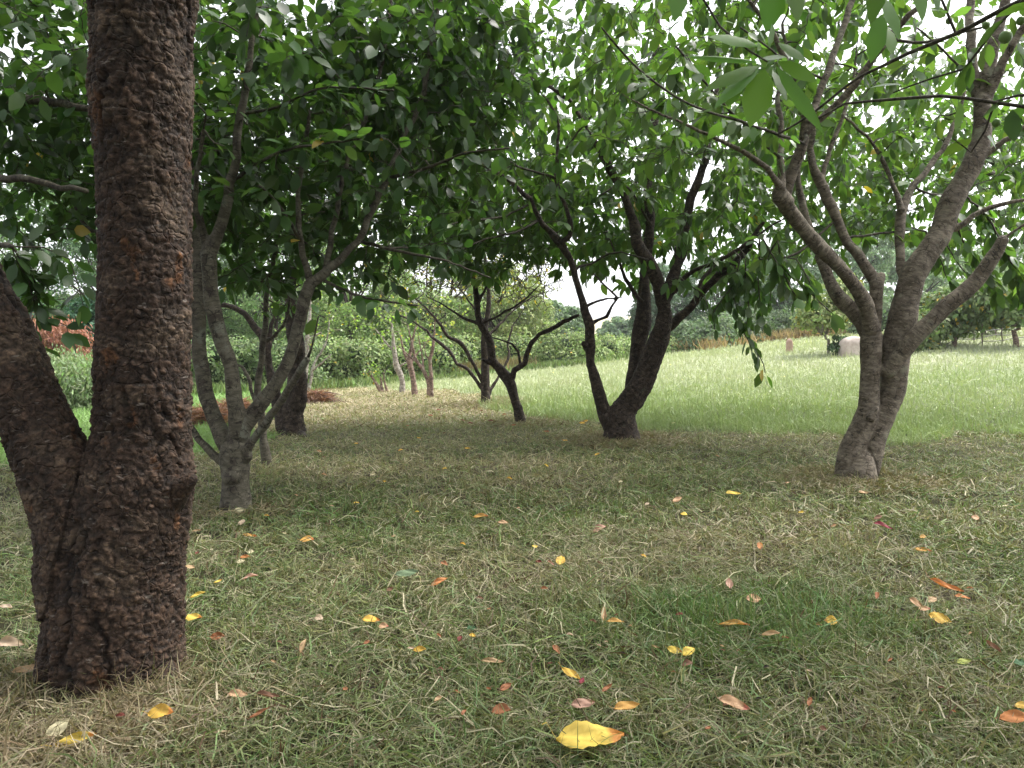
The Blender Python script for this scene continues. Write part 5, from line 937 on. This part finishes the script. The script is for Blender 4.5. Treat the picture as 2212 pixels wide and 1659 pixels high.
LV = [
 (1275, 1658, 150, 'yellow', 'largest bright yellow leaf, at the bottom edge of the picture', .52, .15, 0.12),
 (416, 1373, 44, 'yellow', 'bright yellow leaf just right of the thick dark trunk, above the ivy leaf', .5, .3, 0),
 (471, 1421, 32, 'rust', 'curled rusty-tan leaf to the lower right of the ivy leaf by the thick trunk', .6, .5, None),
 (25, 1430, 56, 'beige', 'large pale beige curled leaf at the left edge beside the thick trunk', .5, .7, 0),
 (62, 1500, 62, 'tan', 'long tan leaf touching the lower left of the thick trunk', .4, .5, .3),
 (515, 1555, 42, 'peach', 'tan squarish leaf in the front grass, left one of two side by side', .45, .5, 0),
 (580, 1561, 50, 'brown', 'rolled brown leaf in the front grass, right one of two side by side', .32, .9, 0),
 (126, 1625, 54, 'cream', 'pale cream leaf at the lower left, standing over the yellow one', .62, .1, .9),
 (165, 1650, 92, 'yellow', 'long yellow leaf lying at the bottom left corner', .3, .4, .25),
 (349, 1606, 58, 'gold', 'yellow and orange cupped leaf in front of the thick trunk', .6, .5, 0),
 (258, 1600, 26, 'darkred', 'small dark red-brown leaf left of the yellow and orange cupped leaf', .6, .5, None),
 (561, 1607, 45, 'rust', 'narrow rusty strip of leaf below the rolled brown leaf', .22, .6, .5),
 (428, 1320, 32, 'yellow', 'yellow crescent-shaped leaf above the bright yellow one by the thick trunk', .35, .6, .4),
 (15, 1347, 36, 'beige', 'small beige leaf at the left edge in the green grass', .4, .4, None),
 (802, 1377, 38, 'gold', 'golden leaf lying alone in the middle left grass', .62, .3, 0),
 (829, 1403, 22, 'peach', 'small peach leaf just lower right of the lone golden leaf', .7, .5, None),
 (689, 1383, 20, 'beige', 'small round beige leaf left of the lone golden leaf', .8, .4, None),
 (656, 1452, 34, 'tan', 'upright crumpled tan leaf below the small round beige leaf', .4, .7, 1.4),
 (907, 1453, 29, 'gold', 'yellow leaf with a dark fold below right of the lone golden leaf', .55, .6, 0),
 (1021, 1420, 15, 'gold', 'tiny golden leaf under the green ivy leaf in the middle', .7, .4, None),
 (1093, 1540, 30, 'rust', 'pointed reddish-tan leaf standing in the front middle grass', .5, .4, .6),
 (1083, 1602, 42, 'rust', 'ragged red-brown leaf at the bottom, left of the largest yellow leaf', .75, .7, 0),
 (948, 1575, 22, 'tan', 'small torn tan leaf left of the ragged red-brown leaf', .6, .7, .7),
 (1002, 1603, 22, 'rust', 'small twisted brown leaf between the torn tan leaf and the ragged red-brown one', .5, .7, 1.1),
 (746, 1552, 13, 'rust', 'tiny brown leaf alone in the front left-middle grass', .8, .4, None),
 (793, 1442, 14, 'rust', 'tiny brown leaf below the lone golden leaf', .7, .4, None),
 (994, 1434, 20, 'darkred', 'small dark red leaf left of the tiny golden leaf', .6, .6, 1.3),
 (842, 1312, 15, 'brown', 'small brown leaf above and right of the lone golden leaf', .7, .5, None),
 (1064, 1473, 50, 'tan', 'ragged tan leaf lying flat in the front middle', .25, .5, 0),
 (1234, 1516, 50, 'gold', 'long golden leaf lying aslant beside the crimson one', .38, .3, -.7),
 (1257, 1517, 23, 'crimson', 'small crimson leaf touching the long golden leaf', .5, .2, 1.2),
 (1202, 1446, 32, 'rust', 'upright rust leaf above the long golden leaf', .5, .7, -1.2),
 (1304, 1364, 36, 'peach', 'upright folded leaf, yellow on one side and peach on the other', .4, .8, 1.5),
 (1329, 1388, 38, 'amber', 'amber leaf lying at the foot of the upright folded one', .35, .5, 0),
 (1467, 1371, 17, 'darkred', 'small reddish leaf right of the amber leaf', .5, .5, None),
 (1586, 1393, 64, 'amber', 'long narrow orange-tan leaf caught under grass blades', .25, .6, -.15),
 (1665, 1424, 40, 'tan', 'flat pale tan leaf with turned-up points right of the long narrow one', .35, .8, 0),
 (1458, 1449, 34, 'yellow', 'left one of two bright yellow leaves pierced by grass', .5, .3, -.3),
 (1488, 1452, 36, 'yellow', 'right one of two bright yellow leaves pierced by grass', .65, .4, .6),
 (1485, 1495, 26, 'brown', 'crumpled dark brown leaf below the two yellow ones', .7, .8, None),
 (1311, 1534, 34, 'rust', 'curled rusty leaf right of the crimson leaf', .35, .8, .7),
 (1259, 1580, 54, 'pink', 'brownish-pink leaf above the largest yellow leaf', .42, .3, .15),
 (1354, 1591, 60, 'amber', 'brown and amber curled leaf right of the brownish-pink one', .45, .7, .3),
 (1586, 1580, 66, 'peach', 'large peach leaf folded over its orange half, bottom right of centre', .5, .6, -.3),
 (1575, 1300, 34, 'pink', 'ragged pinkish leaf standing above the fresh green tuft', .5, .5, 1.4),
 (1628, 1330, 32, 'peach', 'peach leaf resting on the fresh green tuft', .8, .3, 0),
 (1529, 1634, 14, 'rust', 'tiny rusty leaf right of the largest yellow leaf', .7, .4, None),
 (2045, 1311, 66, 'orange', 'long rolled orange-red leaf at the right, above the cluster of tan leaves', .28, .8, -.5),
 (2078, 1331, 32, 'orange', 'small orange leaf at the right end of the long rolled one', .4, .4, -.2),
 (1978, 1347, 30, 'peach', 'upper left tan leaf of the cluster on the right', .55, .4, -.7),
 (2013, 1343, 30, 'tan', 'upper right tan leaf of the cluster on the right', .55, .4, .5),
 (1996, 1366, 26, 'peach', 'lower left pale leaf of the cluster on the right', .5, .4, 0),
 (2030, 1377, 46, 'gold', 'orange-yellow leaf of the cluster on the right, the lowest', .6, .2, -.4),
 (1794, 1381, 28, 'gold', 'yellow leaf in the fresh green tuft left of the cluster', .8, .3, None),
 (1893, 1336, 22, 'rust', 'small upright brown leaf between the yellow leaf and the cluster', .5, .7, 1.2),
 (2081, 1476, 36, 'lime', 'yellow-green leaf lying below the cluster at the right', .42, .3, .2),
 (2145, 1457, 36, 'brown', 'dark brown curled leaf near the right edge', .4, .9, -1.0),
 (1748, 1584, 24, 'rust', 'small rusty leaf standing in the lower right grass', .5, .6, 1.0),
 (1777, 1638, 16, 'brown', 'tiny brown leaf at the bottom edge, lower right', .8, .6, None),
 (2206, 1579, 34, 'gold', 'yellow leaf cut by the right edge of the picture', .5, .2, .3),
 (2191, 1619, 66, 'orange', 'large orange-red leaf in the bottom right corner', .5, .5, 0),
 (517, 1114, 24, 'cream', 'cream leaf lying in front of the stump of the vase-shaped tree', .6, .4, .2),
 (523, 1147, 20, 'beige', 'oval beige leaf below the cream one', .7, .3, 1.4),
 (425, 1163, 22, 'tan', 'narrow tan leaf near the thick trunk edge, left of the oval beige one', .3, .6, 0),
 (539, 1181, 32, 'amber', 'amber leaf with upturned ends below the oval beige leaf', .35, .8, 0),
 (546, 1169, 18, 'dark', 'blackened leaf just above the upturned amber leaf', .5, .8, .8),
 (664, 1196, 30, 'amber', 'golden-brown leaf right of the upturned amber one', .75, .3, 0),
 (530, 1225, 26, 'orange', 'orange-red leaf lying on a cream one', .35, .4, 0),
 (521, 1237, 18, 'cream', 'cream leaf under the orange-red one', .6, .3, .4),
 (542, 1213, 14, 'cream', 'tiny pale leaf just above the orange-red one', .7, .2, None),
 (426, 1218, 14, 'darkred', 'small dark red leaf near the thick trunk', .6, .5, 1.4),
 (409, 1256, 24, 'tan', 'tan leaf beside the thick trunk, above the orange ones', .6, .4, None),
 (389, 1266, 18, 'yellow', 'small yellow leaf touching the right side of the thick trunk', .6, .3, .3),
 (392, 1285, 17, 'orange', 'small orange leaf under the small yellow one at the thick trunk', .7, .3, None),
 (542, 1283, 32, 'pink', 'curled pinkish-brown leaf in the shade right of the thick trunk', .4, .7, .4),
 (472, 1294, 17, 'yellow', 'tiny forked yellow leaf left below the curled pinkish one', .4, .5, .6),
 (949, 1292, 40, 'orange', 'orange leaf lying right of the grey-green leaf', .35, .5, .5),
 (960, 1253, 18, 'rust', 'small rusty leaf above the orange one in the middle', .7, .6, None),
 (880, 1281, 52, 'greygreen', 'large grey-green leaf in the middle grass, left of the orange one', .4, .2, .2),
 (1584, 1081, 32, 'yellow', 'yellow leaf in the shade between the middle and right cherry trees', .5, .3, 0),
 (1463, 1095, 27, 'peach', 'peach leaf left of the yellow one between the cherry trees', .5, .5, .6),
 (1398, 1108, 13, 'beige', 'tiny beige leaf left of the peach one', .6, .3, .6),
 (1038, 1137, 32, 'amber', 'brownish-amber clump of leaf in the middle distance', .4, .6, 0),
 (1087, 1154, 23, 'peach', 'narrow peach leaf right of the brownish-amber clump', .4, .4, 0),
 (1295, 1165, 34, 'pink', 'pointed pinkish leaf in the centre of the shaded grass', .55, .7, .5),
 (1477, 1130, 15, 'yellow', 'tiny round yellow leaf below the peach one', .8, .2, None),
 (1211, 1243, 30, 'gold', 'upright oval golden leaf in the centre', .7, .2, 1.4),
 (1191, 1248, 20, 'pink', 'small rolled reddish leaf at the left foot of the upright golden one', .35, .8, -.6),
 (1164, 1240, 15, 'darkred', 'tiny dark red leaf left of the upright golden one', .6, .6, None),
 (1155, 1206, 13, 'yellow', 'tiny yellow leaf above the dark red one', .7, .2, None),
 (1907, 1157, 38, 'crimson', 'red leaf in front of the right cherry trunk', .4, .5, -.5),
 (1897, 1136, 22, 'brown', 'brown leaf just above the red leaf', .5, .6, None),
 (1641, 1202, 22, 'orange', 'upright orange leaf below the straw tuft', .6, .4, 1.4),
 (1993, 1209, 36, 'amber', 'amber leaf right below the red leaf', .35, .5, -.3),
 (2106, 1133, 17, 'peach', 'small peach leaf toward the right edge in the mid grass', .8, .3, None),
 (1993, 1174, 15, 'amber', 'tiny amber leaf above the amber one at right', .7, .4, None),
 (1865, 1075, 22, 'tan', 'tan leaf lying in the straw ring of the right cherry', .5, .5, 0),
]
for (x, y, l, c, lab, asp, cu, an) in LV: fallen(x, y, l, c, lab, asp=asp, curl=cu, ang=an, group=GR)
for k_ in range(46):
    fallen(rnd.uniform(430, 2180), rnd.uniform(1230, 1640), rnd.uniform(8, 17), rnd.choice(['brown', 'dark', 'rust', 'brown', 'tan', 'beige']), 'small dry brown leaf scrap, one of many caught down in the front grass', group='small dry brown leaf scraps in the front grass', curl=.8)
for (x, y, l, lab) in [(393, 1401, 20, 'dark green ivy leaf at the lower right side of the thick trunk'), (1020, 1398, 21, 'green ivy leaf in the middle grass above a tiny golden leaf'), (2198, 1488, 30, 'dark green ivy leaf at the right edge')]: fallen(x, y, l, 'green', lab, name='ivy_leaf', curl=.15)
far_l = [(770, 968), (905, 955), (1455, 925), (1265, 918), (1258, 922), (805, 1042), (830, 1058), (576, 1128), (716, 1108), (902, 1127), (615, 1177), (1100, 1055), (700, 1040), (960, 1030), (1180, 1020), (1290, 990), (1340, 1060), (1010, 980), (865, 985), (690, 985), (1220, 960), (1550, 1000), (1700, 1060), (770, 1100), (850, 1180), (1000, 1200), (1390, 1230), (1730, 1130), (1800, 1160), (640, 1080), (760, 1230), (1120, 1120)]
for k_, (x, y) in enumerate(far_l): fallen(x, y, rnd.choice([9, 11, 13]), rnd.choice(['yellow', 'cream', 'gold', 'peach']), 'small pale or yellow leaf, one of the scattered ones in the mid-distance mown grass', group='small pale and yellow leaves scattered in the mid-distance grass')
drk = [(700, 1000), (948, 893), (1000, 915), (1016, 923), (1060, 918), (930, 905), (1110, 930), (1040, 895), (1180, 940), (880, 930), (960, 945), (1090, 905)]
for (x, y) in drk: fallen(x, y, rnd.choice([8, 11, 13]), rnd.choice(['brown', 'darkred', 'rust']), 'small dark brown leaf, one of those strewn below the leaning tree', group='dark brown leaves strewn below the leaning tree')
# loose dry bits and hay stems are part of the grass sheet; a bent dry stalk leans on the middle cherry
tb = Tubes(); tb.add(limb([(1322, 885, 1.2), (1345, 925, 1.2), (1336, 955, 1.2)], 6.6, 6.5, .001, .05), 5, cap=True); V, f, bk = tb.data(); c = V.mean(0)
o = link('dry_stalk', mesh_np('dry_stalk', V - c, f, simple('dry_stalk_straw', (.5, .42, .28), .8), bk=bk)); o.location = c; tag(o, 'thin bent straw stalk leaning on the base of the middle cherry tree', 'stalk')

# ------------------------------------------------------------------ the damp summer air
hm, t, N, L = newmat('air'); pv = N('ShaderNodeVolumePrincipled'); pv.inputs['Color'].default_value = (.92, .95, 1, 1); pv.inputs['Density'].default_value = .0009; pv.inputs['Anisotropy'].default_value = .3
ho = N('ShaderNodeOutputMaterial'); L(pv.outputs[0], ho.inputs['Volume'])
hb_ = np.array([[x, y, z] for x in (-1000, 1000) for y in (-1000, 1000) for z in (-12, 60)], float); hf = np.array([[0, 1, 3, 2], [4, 6, 7, 5], [0, 4, 5, 1], [2, 3, 7, 6], [0, 2, 6, 4], [1, 5, 7, 3]])
o = link('haze', mesh_np('haze', hb_, [hf], hm, smooth=False)); tag(o, 'thin pale summer haze over the orchard and field', 'haze', kind='stuff')
sc.cycles.volume_bounces = 0
